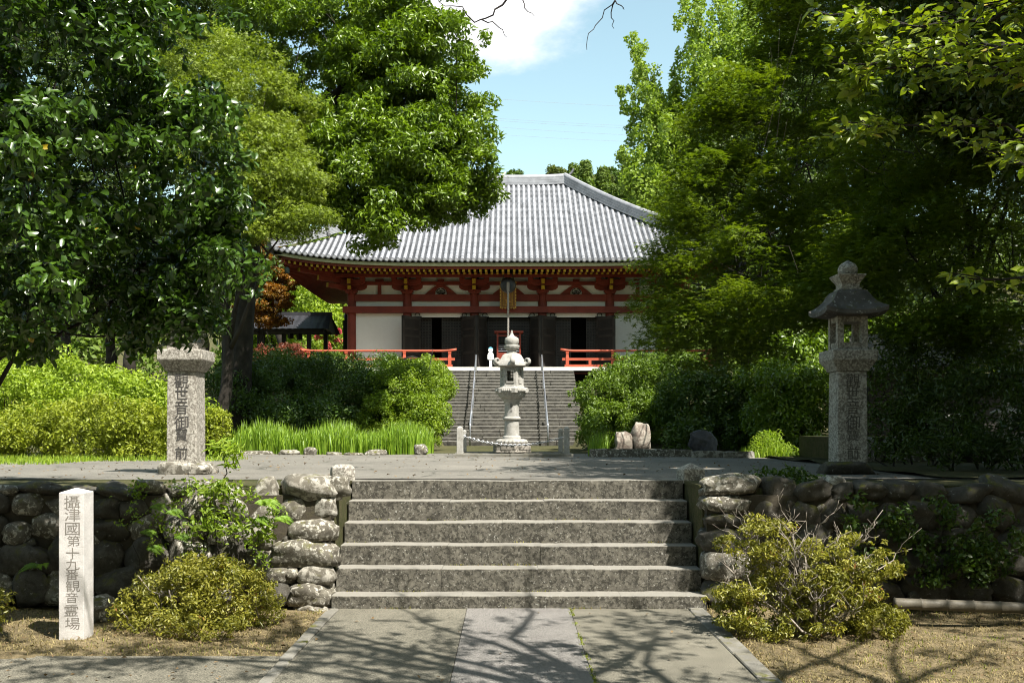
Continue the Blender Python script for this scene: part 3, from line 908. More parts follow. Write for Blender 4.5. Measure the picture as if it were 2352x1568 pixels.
# ------------------------------------------------------------------ pair of large square stone lanterns
def big_lantern(label, cx, cy, rough_base):
    z0 = PZ
    L = thing('stone_lantern', label, 'stone lantern', (cx, cy, z0), 'pair of square stone lanterns flanking the steps')
    u = 12.2 / F
    def sq(mb, prof, mi=0, bend=0):
        return mb.lathe([(r * .79, z) for r, z in prof], sides=4, c=(cx, cy, z0), mi=mi)
    # base stone
    me = boulder_mesh('base_stone', 77 if rough_base else 78, M['boulder_pale'] if rough_base else M['boulder_dark'], box=0.9, rough=0.06)
    place('base_stone', me, L, (cx, cy, z0 + 0.05), None, (0.44, 0.40, 0.14))
    zb = 0.14
    mb = MB(); sq(mb, [(0.232, zb - .02), (0.230, zb + .5), (0.223, zb + 1.115)])
    o = mb.build('shaft', M['post_stone'], L, (cx, cy, z0)); bevel(o.data, 0.016, 2)
    z1 = zb + 1.115
    mb = MB(); sq(mb, [(0.245, z1), (0.255, z1 + .02), (0.335, z1 + .125), (0.345, z1 + .135), (0.345, z1 + .25), (0.335, z1 + .262)])
    o = mb.build('platform', M['post_stone'], L, (cx, cy, z0)); bevel(o.data, 0.008, 1)
    z2 = z1 + .262
    # fire box: four corner posts, sill and head
    fb = part_empty('fire_box', L, (cx, cy, z0))
    w, t = 0.183, 0.075
    for ax, ay in ((-1, -1), (1, -1), (1, 1), (-1, 1)):
        xa, xb = sorted((ax * w, ax * (w - t))); ya, yb = sorted((ay * w, ay * (w - t)))
        MB().box((cx + xa, cy + ya, z0 + z2), (cx + xb, cy + yb, z0 + z2 + .41)).build('corner_post', M['post_stone'], fb, (cx, cy, z0))
    MB().box((cx - w + .01, cy - w + .01, z0 + z2), (cx + w - .01, cy + w - .01, z0 + z2 + .09)).build('sill', M['post_stone'], fb, (cx, cy, z0))
    MB().box((cx - w + .01, cy - w + .01, z0 + z2 + .34), (cx + w - .01, cy + w - .01, z0 + z2 + .408)).build('head', M['post_stone'], fb, (cx, cy, z0))
    z3 = z2 + .41
    # roof: square, concave slopes with lifted corners
    mb = MB()
    n = 8
    prof = [(r * .78, z * .78) for r, z in [(0.40, 0.0), (0.475, 0.012), (0.478, 0.075), (0.42, 0.125), (0.355, 0.185), (0.30, 0.26), (0.26, 0.34), (0.22, 0.40), (0.17, 0.425)]]
    vs, fs = [], []
    for (r, z) in prof:
        for sd in range(4):
            for i in range(n):
                q = -1 + 2 * i / n
                x, y = [(q, -1), (1, q), (-q, 1), (-1, -q)][sd]
                lift = 0.05 * (abs(q) ** 3) * (r / 0.373) ** 3
                vs.append((cx + x * r, cy + y * r, z0 + z3 + z + lift))
    m = 4 * n
    for j in range(len(prof) - 1):
        for k in range(m):
            fs.append((j * m + k, j * m + (k + 1) % m, (j + 1) * m + (k + 1) % m, (j + 1) * m + k))
    fs.append(tuple(range(m - 1, -1, -1))); fs.append(tuple((len(prof) - 1) * m + k for k in range(m)))
    mb.add(vs, fs)
    mb.build('roof', M['post_roof'], L, (cx, cy, z0), angle=math.radians(40))
    z4 = z3 + .331
    mb = MB(); sq(mb, [(0.165, z4 - .01), (0.165, z4 + .022), (0.135, z4 + .024), (0.14, z4 + .075), (0.215, z4 + .17), (0.215, z4 + .185), (0.12, z4 + .19)])
    o = mb.build('finial_base', M['post_stone'], L, (cx, cy, z0))
    mb = MB().lathe([(.085, 0), (.112, .025), (.120, .065), (.112, .105), (.085, .14), (.045, .165), (.01, .185)], 16, c=(cx, cy, z0 + z4 + .185))
    mb.build('jewel', M['post_stone'], L, (cx, cy, z0), smooth=True)
    # carved column of characters on the shaft
    ys = [588, 712, 850, 1000, 1120, 1300] if rough_base else [588, 712, 850, 1000, 1120, 1300]
    hs = [150, 130, 140, 150, 130, 130]
    for ch, yy, hh in zip('觀世音御寶前', ys, hs):
        yv = (1200 + yy / 2.6125) * .6125
        zz = EYE + (HY - yv) * (12.0) / F
        s = S(hh / 2.6125 * .6125, 12.0)
        me = text_mesh(ch, 'character', M['engraved_dark' if rough_base else 'engraved_faint'])
        fz = zz - z0
        face = 0.79 * (0.232 - (fz - zb) / 1.115 * 0.009)
        place('character', me, L, (cx + (0.0), cy - face - 0.006, zz), None, (s * 0.95, 1, s * 0.98))
    return L
big_lantern('sunlit square stone lantern shaft with carved characters, its top hidden in leaves', -3.98, 12.3, True)
big_lantern('shaded square stone lantern with dark hipped roof and jewel finial', 4.19, 12.3, False)

# ------------------------------------------------------------------ main hall
WY, FZ = 39.0, 3.94
XE, YE, DH, ZE, RISE = 8.70, 36.44, 6.29, 7.80, 4.31
XC = [-6.14, -3.96, -1.33, 1.33, 3.96, 6.14]
HB = (0, WY, FZ)
hall = thing('temple_hall', 'vermilion and white temple hall under a grey tiled hipped roof', 'temple hall', HB)
def zy(y): return EYE + (HY - y) * WY / F
def lift(x): return 0.46 * (min(1.0, abs(x) / XE)) ** 4.5
def liftd(y):                                  # along the side eaves
    return lift((y - (YE + DH)) / DH * XE)
body = part_empty('wall', hall, HB)
# plaster panels and beams of the front, one by one
for i in range(5):
    xa, xb = XC[i] + .14, XC[i + 1] - .14
    if i in (0, 4):
        MB().box((xa, 38.98, FZ), (xb, 39.06, 6.17)).build('plaster_panel', M['plaster'], body, HB)
    else:
        MB().box((xa, 38.97, 6.02), (xb, 39.06, 6.18)).build('plaster_panel', M['plaster'], body, HB)
    MB().box((xa, 38.99, 6.40), (xb, 39.07, 6.66)).build('plaster_panel', M['plaster'], body, HB)
    MB().box((xa, 38.99, 6.88), (xb, 39.07, 7.62)).build('plaster_panel', M['plaster'], body, HB)
    MB().box((xa, 38.88, 6.64), (xb, 39.10, 6.90)).build('tie_beam', M['vermilion'], body, HB)
MB().box((-6.46, 38.72, 6.17), (6.46, 38.90, 6.42)).build('long_beam', M['vermilion'], body, HB)
MB().box((-6.50, 38.86, 7.27), (6.50, 39.02, 7.40)).build('wall_plate', M['vermilion'], body, HB)
# sides and back
for sx in (-1, 1):
    xa, xb = sorted((sx * 6.02, sx * 6.14))
    MB().box((xa, 39.1, FZ), (xb, 46.4, 7.6)).build('wall_panel', M['plaster'], body, HB)
    xa, xb = sorted((sx * 6.1, sx * 6.4))
    MB().box((xa, 39.1, 6.17), (xb, 46.6, 6.42)).build('long_beam', M['vermilion'], body, HB)
    for yc in (41.5, 44.0, 46.3):
        MB().lathe([(.17, 0), (.17, 3.2)], 14, c=(sx * 6.14, yc, FZ)).build('column', M['vermilion'], body, HB, smooth=True)
MB().box((-6.1, 46.34, FZ), (6.1, 46.46, 7.6)).build('wall_panel', M['plaster'], body, HB)
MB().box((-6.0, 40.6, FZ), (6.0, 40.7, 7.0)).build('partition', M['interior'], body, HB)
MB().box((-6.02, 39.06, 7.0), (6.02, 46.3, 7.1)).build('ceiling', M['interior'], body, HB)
for x in XC:
    o = MB().lathe([(.20, 0), (.20, .05), (.175, .06), (.175, 2.9), (.16, 3.0)], 18, c=(x, WY, FZ)).build('column', M['vermilion'], body, HB, angle=.7)
# brackets over the columns
def bracket_mesh():
    mb = MB()
    mb.box((-.20, -.20, 0), (.20, .20, .06), 0); mb.box((-.24, -.24, .06), (.24, .24, .15), 0)
    prof = [(-.60, .34), (-.60, .24), (-.52, .17), (-.36, .125), (.36, .125), (.52, .17), (.60, .24), (.60, .34)]
    n = len(prof)
    for ya, yb, sc_ in ((-.09, .09, 1.0),):
        vs = [(x * sc_, ya, z) for x, z in prof] + [(x * sc_, yb, z) for x, z in prof]
        mb.add(vs, [tuple(range(n)), tuple(range(2 * n - 1, n - 1, -1))] + [(i, i + n, (i + 1) % n + n, (i + 1) % n) for i in range(n)])
    # projecting arm and second tier
    vs = [(x * .95, -.42, z + .17) for x, z in prof] + [(x * .95, -.27, z + .17) for x, z in prof]
    mb.add(vs, [tuple(range(n)), tuple(range(2 * n - 1, n - 1, -1))] + [(i, i + n, (i + 1) % n + n, (i + 1) % n) for i in range(n)])
    for x in (-.5, 0, .5):
        mb.box((x - .10, -.10, .34), (x + .10, .10, .42), 0, 0.0)
        mb.box((x * .95 - .10, -.46, .50), (x * .95 + .10, -.24, .60), 0, 0.0)
    mb.bar((0, -.62, .18), (0, 0, .18), .13, .15, 0, end=1)
    mb.bar((0, -.72, .40), (0, 0, .40), .13, .19, 0, end=1)
    return mb.mesh('bracket', [M['vermilion'], M['ochre']])
brm = bracket_mesh()
for x in XC:
    place('bracket', brm, hall, (x, WY - .02, 6.93))
for sx in (-1, 1):   # diagonal arms at the two front corners
    MB().bar((sx * 6.95, 38.2, 7.18), (sx * 6.1, 39.05, 7.12), .14, .17, 0, end=1).bar((sx * 7.25, 37.9, 7.42), (sx * 6.1, 39.05, 7.36), .14, .19, 0, end=1).build('corner_arm', [M['vermilion'], M['ochre']], hall, HB)
# struts between the brackets: plain posts in the outer bays, carved frog-leg struts in the second and fourth
for xm in (-5.05, 5.05):
    MB().box((xm - .07, 38.93, 6.90), (xm + .07, 39.0, 7.27)).box((xm - .16, 38.90, 7.40), (xm + .16, 39.02, 7.50)).build('strut', M['vermilion'], hall, HB)
def frog_leg(xm):
    mb = MB()
    n = 12
    outer, inner = [], []
    for i in range(n + 1):
        a = math.pi * i / n
        ox = -math.cos(a)
        oz = math.sin(a) ** 0.8
        outer.append((ox * (.34 + .30 * (1 - abs(math.sin(a))) ** 2.2), oz * .40))
        inner.append((ox * .23, oz * .27))
    vs = []
    for yy in (38.93, 39.0):
        vs += [(xm + x, yy, 6.90 + z) for x, z in outer] + [(xm + x, yy, 6.90 + z) for x, z in inner]
    k = n + 1
    fs = []
    for i in range(n):
        fs.append((i, k + i, k + i + 1, i + 1))
        fs.append((i, i + 1, 2 * k + i + 1, 2 * k + i))
        fs.append((k + i, 3 * k + i, 3 * k + i + 1, k + i + 1))
    mb.add(vs, fs)
    s = mb.build('frog_leg_strut', M['vermilion'], hall, HB)
    c = MB()
    for sx in (-1, 1):
        pts = [(xm + sx * (.16 * math.cos(t)), 38.95, 7.02 + .11 * math.sin(t)) for t in np.linspace(-1.5, 1.4, 10)]
        c.tube(pts, .022, 5)
        c.tube([(xm + sx * (.05 + .04 * math.cos(t)), 38.95, 7.0 + .045 * math.sin(t)) for t in np.linspace(-2.6, 2.4, 9)], .016, 5)
    c.tube([(xm, 38.95, 6.94), (xm, 38.95, 7.08)], [.015, .03], 5)
    c.build('carving', M['door'], s, HB)
    MB().box((xm - .13, 38.90, 7.40), (xm + .13, 39.02, 7.50)).build('bearing_block', M['vermilion'], s, HB)
for xm in (-2.645, 2.645, 0): frog_leg(xm)

# eaves: purlins, two tiers of rafters on the front, one deep tier on the sides, boards
eaves = part_empty('eaves', hall, HB)
MB().box((-7.1, 38.30, 7.50), (7.1, 38.46, 7.62)).build('purlin', M['vermilion'], eaves, HB)
for sx in (-1, 1):
    xa, xb = sorted((sx * 6.80, sx * 6.95))
    MB().box((xa, 38.3, 7.50), (xb, 46.9, 7.62)).build('purlin', M['vermilion'], eaves, HB)
sp = 0.2075
nr = 41
for i in range(-nr, nr + 1):
    x = i * sp
    l = lift(x)
    hipY = lambda yy: YE + (XE - abs(x))        # hip line in plan
    y_in = min(39.1, YE + (XE - abs(x)) + 0.25)
    if y_in > 37.7:
        z_in = 7.60 + (y_in - 37.45) * 0.16
        MB().bar((x, 37.42, 7.505 + l * .8), (x, y_in, z_in + l * .5), .085, .105, 0, end=1).build('rafter', [M['vermilion'], M['ochre']], eaves, HB)
    if abs(x) < 8.3:
        y2 = min(37.7, YE + (XE - abs(x)) + 0.3)
        MB().bar((x, 36.74, 7.50 + l * .95), (x, max(y2, 37.0), 7.60 + l * .85), .085, .10, 0, end=1).build('flying_rafter', [M['vermilion'], M['ochre']], eaves, HB)
for sx in (-1, 1):
    for j in range(0, 62):
        y = 36.9 + j * sp
        l = liftd(y)
        x_in = max(6.15, XE - (y - YE) - .2) if y < 42.7 else max(6.15, XE - (YE + 2 * DH - y) - .2)
        if x_in < 8.2:
            MB().bar((sx * 8.42, y, 7.50 + l * .95), (sx * x_in, y, 7.50 + (8.42 - x_in) * .145 + l * .55), .075, .10, 0, end=1, up=(0, 0, 1)).build('rafter', [M['vermilion'], M['ochre']], eaves, HB)
# hip rafters
for sx in (-1, 1):
    MB().bar((sx * 8.42, 36.72, 7.44 + .42), (sx * 6.2, 38.95, 7.66), .17, .22, 0, end=1).build('hip_rafter', [M['vermilion'], M['ochre']], eaves, HB)
    MB().bar((sx * 7.85, 37.29, 7.36 + .28), (sx * 6.2, 38.95, 7.52), .17, .18, 0, end=1).build('hip_rafter', [M['vermilion'], M['ochre']], eaves, HB)
    MB().lathe([(.07, 0), (.10, .02), (.085, .18), (.05, .22), (.01, .24)], 10, c=(sx * 8.2, 36.9, 7.42)).build('wind_bell', M['copper'], eaves, HB, smooth=True)
def eave_strip(name, mat, yo, z0, z1, th, kz=1.0):
    """a board that follows the lifted eave line round the roof"""
    out = []
    for k in range(4):
        mb = MB()
        vs, fs = [], []
        n = 40
        for i in range(n + 1):
            q = -1 + 2 * i / n
            if k in (0, 2):
                hx = XE - yo
                x = hx * q; l = lift(x) * kz
                ya = YE + yo if k == 0 else YE + 2 * DH - yo
                d = th if k == 0 else -th
                vs += [(x, ya, z0 + l), (x, ya, z1 + l), (x, ya + d, z1 + l), (x, ya + d, z0 + l)]
            else:
                s = -1 if k == 1 else 1
                y = YE + DH + (DH - yo) * q; l = liftd(y) * kz
                xa = s * (XE - yo)
                vs += [(xa, y, z0 + l), (xa, y, z1 + l), (xa - s * th, y, z1 + l), (xa - s * th, y, z0 + l)]
        for i in range(n):
            for a in range(4):
                b = (a + 1) % 4
                fs.append((4 * i + a, 4 * i + b, 4 * i + 4 + b, 4 * i + 4 + a))
        fs += [(0, 1, 2, 3), (4 * n + 3, 4 * n + 2, 4 * n + 1, 4 * n)]
        mb.add(vs, fs)
        mb.build(name, mat, eaves, HB)
eave_strip('fascia', M['vermilion'], 0.22, 7.545, 7.63, 0.12)
eave_strip('eave_board', M['eave_board'], 0.10, 7.632, 7.745, 0.30)
# soffit sheet over the rafters
def soffit_z(x, y):
    d = min(XE - abs(x), y - YE, YE + 2 * DH - y)
    d = max(d, 0)
    l = max(lift(x), liftd(y)) if d < 3 else 0
    l = lift(x) if (y - YE) <= (XE - abs(x)) else liftd(y)
    return 7.60 + d * 0.145 + l * max(0, 1 - d / 5.0) * .95
so = sheet('soffit', -XE + .2, XE - .2, YE + .2, YE + 2 * DH - .2, 0, M['soffit'], eaves, nx=60, ny=48, fn=soffit_z)

# roof: pan-tile columns, rows of cover tiles, round end tiles, ridges
def roof_z(t, lf):
    s = t / DH
    return ZE + RISE * (0.80 * s + 0.20 * s * s) + lf * max(0.0, 1 - s) ** 2.5
def roof_pt(side, u, t, h=0.0):
    """u across the slope, t up it (plan distance from the eave), h above the tiles"""
    if side == 'f': lf = lift(u); return Vector((u, YE + t - h * .56, roof_z(t, lf) + h * .82))
    if side == 'b': lf = lift(u); return Vector((-u, YE + 2 * DH - t + h * .56, roof_z(t, lf) + h * .82))
    lf = liftd(YE + DH + u)
    s = -1 if side == 'l' else 1
    return Vector((s * (XE - t + h * .56), YE + DH + u, roof_z(t, lf) + h * .82))
roof = part_empty('roof', hall, HB)
tsp = 0.2125
n_t = 41
endm = bevel(MB().tube([(0, -.03, 0), (0, .05, 0)], .078, 12).mesh('end_tile', M['tile_end']), 0.008)
endm2 = MB().tube([(0, -.034, 0), (0, -.03, 0)], .05, 10)
endm = MB().tube([(0, -.03, 0), (0, .05, 0)], .078, 12).tube([(0, -.042, 0), (0, -.028, 0)], .05, 10, 1).mesh('end_tile', [M['tile_end'], M['tile_pan']])
R_ = 0.066
def cover_row(side, u, tmax, seg=6):
    mb = MB()
    nseg = max(1, int(round(tmax / 0.30)))
    lat = Vector((1, 0, 0)) if side in 'fb' else Vector((0, 1, 0))
    vs, fs = [], []
    for j in range(nseg):
        for e, tt in ((0, j / nseg), (1, (j + 1) / nseg)):
            t = tmax * tt
            r = R_ * (1.07 if e == 0 else 0.97)
            c = roof_pt(side, u, t); up = (roof_pt(side, u, t, 1.0) - c).normalized()
            for k in range(seg + 1):
                a = math.pi * k / seg
                vs.append(c + lat * (math.cos(a) * r) + up * (math.sin(a) * r * 1.05 + 0.012))
    m = seg + 1
    for j in range(2 * nseg - 1):
        for k in range(seg):
            fs.append((j * m + k, j * m + k + 1, (j + 1) * m + k + 1, (j + 1) * m + k))
    mb.add(vs, fs)
    return mb.build('cover_tile_row', M['tile'], roof, HB, smooth=False)
def pan_row(u, tmax0, tmax1):
    mb = MB()
    w = tsp * 0.5
    tm = max(tmax0, tmax1)
    course = 0.095
    n = max(1, int(tm / course))
    vs, fs = [], []
    for j in range(n):
        ta, tb = tm * j / n, tm * (j + 1) / n
        q = len(vs)
        for t, h in ((ta, .0), (ta, .036), (tb, .0)):
            ua, ub = u - w, u + w
            for uu, hh in ((ua, .012), (u, 0), (ub, .012)):
                te = min(t, XE - abs(uu) - 0.0)
                vs.append(roof_pt('f', uu, te, h + hh))
        fs += [(q, q + 1, q + 4, q + 3), (q + 1, q + 2, q + 5, q + 4), (q + 3, q + 4, q + 7, q + 6), (q + 4, q + 5, q + 8, q + 7)]
    mb.add(vs, fs)
    mb.build('pan_tile_row', M['tile_pan'], roof, HB)
for i in range(-n_t + 1, n_t):
    u = i * tsp
    tm = min(DH - .02, XE - abs(u))
    if tm > .15:
        cover_row('f', u, tm)
        c = roof_pt('f', u, 0)
        place('end_tile', endm, roof, (c.x, c.y - .005, c.z + .03))
for i in range(-n_t, n_t):
    u = (i + .5) * tsp
    tm0, tm1 = min(DH, XE - abs(u - tsp / 2)), min(DH, XE - abs(u + tsp / 2))
    if max(tm0, tm1) > .1: pan_row(u, tm0, tm1)
for sd in 'lr':
    for i in range(-28, 29):
        u = i * tsp
        tm = DH - abs(u)
        if tm > .3: cover_row(sd, u, tm, 4)
# closed deck under the tiles (all four slopes)
mb = MB()
for sd, half in (('f', XE), ('b', XE), ('l', DH), ('r', DH)):
    n, m = 40, 10
    base = len(mb.v)
    vs, fs = [], []
    for j in range(m + 1):
        t = DH * j / m * .995
        for i in range(n + 1):
            hw = half - t
            vs.append(roof_pt(sd, -hw + 2 * hw * i / n, t, -0.012 if sd in 'f' else -.004))
    for j in range(m):
        for i in range(n):
            a = j * (n + 1) + i
            fs.append((a, a + 1, a + n + 2, a + n + 1))
    mb.add(vs, fs)
mb.build('roof_deck', M['tile_pan'], roof, HB)
def ridge(pts, w, h, name, layers=5):
    """stacked ridge tiles: thin courses with a rounded cap"""
    mb = MB()
    n = len(pts)
    pts = [Vector(p) for p in pts]
    for L_ in range(layers + 1):
        a = h * L_ / (layers + 1); b = h * (L_ + .8) / (layers + 1)
        ww = w * (1 - .28 * L_ / layers) * (1.0 if L_ % 2 else 1.06)
        if L_ == layers: b = h
        vs, fs = [], []
        for i, p in enumerate(pts):
            d = pts[min(i + 1, n - 1)] - pts[max(i - 1, 0)]
            s = Vector((d.y, -d.x, 0)).normalized()
            for q, zz in ((-1, a), (1, a), (1, b), (-1, b)):
                vs.append(p + s * (q * ww / 2) + Vector((0, 0, zz)))
        for i in range(n - 1):
            for k in range(4):
                k2 = (k + 1) % 4
                fs.append((4 * i + k, 4 * i + k2, 4 * i + 4 + k2, 4 * i + 4 + k))
        fs += [(3, 2, 1, 0), (4 * n - 4, 4 * n - 3, 4 * n - 2, 4 * n - 1)]
        mb.add(vs, fs)
    mb.tube([p + Vector((0, 0, h + .01)) for p in pts], w * .28, 8)
    return mb.build(name, M['tile'], roof, HB)
LR = XE - DH
yr = YE + DH
ridge([(x, yr, 12.06 + .06 * (abs(x) / LR) ** 3) for x in np.linspace(-LR - .12, LR + .12, 13)], .36, .36, 'main_ridge', 6)
def ogre(x, y, z, s, yaw, name='ridge_end_tile'):
    prof = [(-.9, 0), (-1.0, .35), (-.7, .6), (-.62, 1.1), (-.35, 1.45), (0, 1.7), (.35, 1.45), (.62, 1.1), (.7, .6), (1.0, .35), (.9, 0)]
    n = len(prof)
    c, sn = math.cos(yaw), math.sin(yaw)
    vs = []
    for d in (-.12, .12):
        for px, pz in prof:
            lx, ly = px * s * .5, d * s
            vs.append((x + lx * c - ly * sn, y + lx * sn + ly * c, z + pz * s * .5))
    mb = MB().add(vs, [tuple(range(n)), tuple(range(2 * n - 1, n - 1, -1))] + [(i, i + n, (i + 1) % n + n, (i + 1) % n) for i in range(n)])
    # horn-like rod curling up from the crown of the tile
    mb.tube([(x, y, z + .75 * s), (x + .25 * s * sn, y - .25 * s * c, z + 1.0 * s), (x + .42 * s * sn, y - .42 * s * c, z + 1.32 * s)], [.10 * s, .09 * s, .075 * s], 7)
    mb.build(name, M['tile_end'], roof, HB)
for sx in (-1, 1):
    def hp(t, h=0):
        return (sx * (XE - t), YE + t, roof_z(t, .46) + h)
    ridge([hp(t, .02) for t in np.linspace(.02, 1.75, 9)], .28, .27, 'hip_ridge', 4)
    ridge([hp(t, .04) for t in np.linspace(1.72, DH, 16)], .32, .38, 'hip_ridge', 6)
    ridge([(sx * (XE - t), YE + 2 * DH - t, roof_z(t, .46) + .03) for t in np.linspace(.1, DH, 12)], .3, .32, 'hip_ridge', 3)
    p = hp(-.02); ogre(p[0], p[1], p[2] - .02, .42, sx * math.pi / 4)
    p = hp(1.70); ogre(p[0], p[1], p[2] + .02, .50, sx * math.pi / 4)
    ogre(sx * (LR + .16), yr, 12.08, .55, sx * math.pi / 2)

# doors: three middle bays, leaves folded open, lattice doors behind
def leaf(xh, xf):
    a, b = Vector((xh, 38.93, 0)), Vector((xf, 38.08, 0))
    d = (b - a).normalized(); nrm = Vector((-d.y, d.x, 0))
    if nrm.y > 0: nrm = -nrm
    z0, z1 = FZ + .06, 6.00
    g = part_empty('door_leaf', hall, HB)
    mb = MB().bar(a.lerp(b, 0) + Vector((0, 0, (z0 + z1) / 2)), b + Vector((0, 0, (z0 + z1) / 2)), .05, z1 - z0)
    mb.build('door_panel', M['door'], g, HB)
    L_ = (b - a).length
    for q0, q1, c0, c1 in ((0, .09, 0, 1), (.91, 1, 0, 1), (0, 1, 0, .05), (0, 1, .94, 1), (0, 1, .28, .33), (0, 1, .60, .65), (0, 1, .74, .78)):
        p = a.lerp(b, q0); q = a.lerp(b, q1)
        zz0, zz1 = z0 + (z1 - z0) * c0, z0 + (z1 - z0) * c1
        m2 = MB().bar(p + Vector((0, 0, (zz0 + zz1) / 2)), q + Vector((0, 0, (zz0 + zz1) / 2)), .085, zz1 - zz0 - .002)
        m2.build('rail', M['door_frame'], g, HB)
    # hooked hinge ornament
    hb = MB().tube([(xh + (xf - xh) * .15 + .09 * math.cos(t), 38.84, 6.09 + .07 * math.sin(t)) for t in np.linspace(-.4, 3.6, 9)], .02, 5).box((xh + (xf - xh) * .15 - .16, 38.80, 6.00), (xh + (xf - xh) * .15 + .16, 38.9, 6.045))
    hb.build('hinge_block', M['door'], g, HB)
for xh, xf in ((-3.46, -4.06), (-1.80, -1.25), (-.87, -1.20), (.87, 1.20), (1.80, 1.25), (3.46, 4.06)):
    leaf(xh, xf)
def lattice(x0, x1, name='lattice_door'):
    g = part_empty(name, hall, HB)
    MB().box((x0, 39.30, FZ), (x1, 39.34, 6.02)).build('door_panel', M['door'], g, HB)
    mb = MB()
    n = max(3, int((x1 - x0) / .105))
    for i in range(n + 1):
        x = x0 + (x1 - x0) * i / n
        mb.box((x - .014, 39.262, FZ + .55), (x + .014, 39.30, 5.98))
    for j in range(14):
        z = FZ + .55 + j * (5.98 - FZ - .55) / 13
        mb.box((x0, 39.258, z - .012), (x1, 39.297, z + .012))
    mb.build('lattice', M['door_frame'], g, HB)
    for q in range(2):
        xm = x0 + (x1 - x0) * (.5 * q + .06); xn = x0 + (x1 - x0) * (.5 * q + .44)
        MB().box((xm, 39.26, FZ + .08), (xn, 39.30, FZ + .48)).build('rail', M['door_frame'], g, HB)
for x0, x1 in ((-3.75, -3.05), (-2.62, -1.55), (-1.12, -.05), (-.05, 1.12), (1.55, 2.45), (3.08, 3.75)):
    lattice(x0, x1)
MB().box((-3.8, 38.88, FZ), (3.8, 39.1, FZ + .11)).build('threshold', M['vermilion'], hall, HB)
MB().box((-6.3, 38.72, FZ), (-6.0, 38.95, 6.0)).build('corner_board', M['door'], hall, HB) if False else None

# veranda deck, steps-side fascia and railings
ver = part_empty('veranda', hall, HB)
VY = 36.8
MB().box((-7.75, VY + .03, FZ - .12), (7.75, 38.95, FZ - .005)).build('deck', M['deck'], ver, HB)
MB().box((-7.85, VY, FZ - .125), (7.85, VY + .035, FZ + .002)).build('deck_edge', M['deck_edge'], ver, HB)
MB().box((-7.75, 38.9, FZ - .12), (-6.2, 46.4, FZ - .005)).build('deck', M['deck'], ver, HB)
MB().box((6.2, 38.9, FZ - .12), (7.75, 46.4, FZ - .005)).build('deck', M['deck'], ver, HB)
for x in np.arange(-7.5, 7.6, .98):
    MB().box((x - .08, VY + .06, FZ - .20), (x + .08, VY + .25, FZ - .126)).build('bearer_end', M['deck_edge'], ver, HB)
    MB().box((x - .07, VY + .5, 3.2), (x + .07, VY + .64, FZ - .126)).build('post', M['old_wood'], ver, HB)
MB().box((-7.75, VY + .16, FZ - .24), (7.75, VY + .24, FZ - .205)).build('joist', M['vermilion'], ver, HB)
MB().box((-7.2, 38.7, 3.1), (7.2, 38.8, FZ - .13)).build('foundation', M['old_wood'], ver, HB)
def railing(xa, xb, posts, sgn):
    """sgn: which end turns up"""
    y = VY + .13
    g = part_empty('railing', hall, HB)
    zt, zm, zb = FZ + .61, FZ + .30, FZ + .05
    n = 14
    e0, e1 = xa, xb
    pts = []
    for i in range(n + 1):
        x = xa + (xb - xa) * i / n
        up = 0
        dd = (x - xb) if sgn > 0 else (xa - x)
        pts.append((x, y, zt + .05 * max(0, 1 + dd / .5) ** 2))
    xs = sorted(set(list(np.linspace(xa, xb, 10)) + [xa + .15, xa + .3, xa + .5, xb - .15, xb - .3, xb - .5]))
    pts = [(x, y, zt + .055 * max(0, 1 - min(x - xa, xb - x) / .45) ** 1.5) for x in xs]
    mb = MB(); mb.tube(pts, .042, 8); mb.build('handrail', M['vermilion_rail'], g, HB, smooth=True)
    MB().box((xa + .06, y - .035, zm - .045), (xb - .06, y + .035, zm + .045)).build('rail', M['vermilion_rail'], g, HB)
    MB().box((xa + .15, y - .055, FZ), (xb - .15, y + .055, FZ + .10)).build('sill_rail', M['vermilion_rail'], g, HB)
    for i, x in enumerate(posts):
        m2 = MB().lathe([(.058, .10), (.058, .36), (.052, .40), (.044, .49), (.055, .52), (.058, .58)], sides=4, c=(x, y, FZ))
        m2.build('post', M['vermilion_rail'], g, HB)
    for a, b in zip(posts[:-1], posts[1:]):
        x = (a + b) / 2
        MB().box((x - .05, y - .04, FZ + .10), (x + .05, y + .04, zm - .046)).build('short_post', M['vermilion_rail'], g, HB)
railing(-7.72, -1.93, [-7.40, -6.02, -3.86, -2.18], 1)
railing(1.93, 7.72, [2.18, 3.86, 6.02, 7.40], -1)
# side railings running back along the ends of the veranda
for sx in (-1, 1):
    g = part_empty('railing', hall, HB)
    MB().tube([(sx * 7.6, VY - .1, FZ + .61), (sx * 7.6, 46, FZ + .61)], .042, 8).build('handrail', M['vermilion_rail'], g, HB, smooth=True)
    MB().box((sx * 7.6 - .03, VY - .05, FZ + .255), (sx * 7.6 + .03, 46, FZ + .345)).build('rail', M['vermilion_rail'], g, HB)
    for y in (39.2, 41.5, 43.8):
        MB().box((sx * 7.6 - .05, y - .05, FZ), (sx * 7.6 + .05, y + .05, FZ + .57)).build('post', M['vermilion_rail'], g, HB)

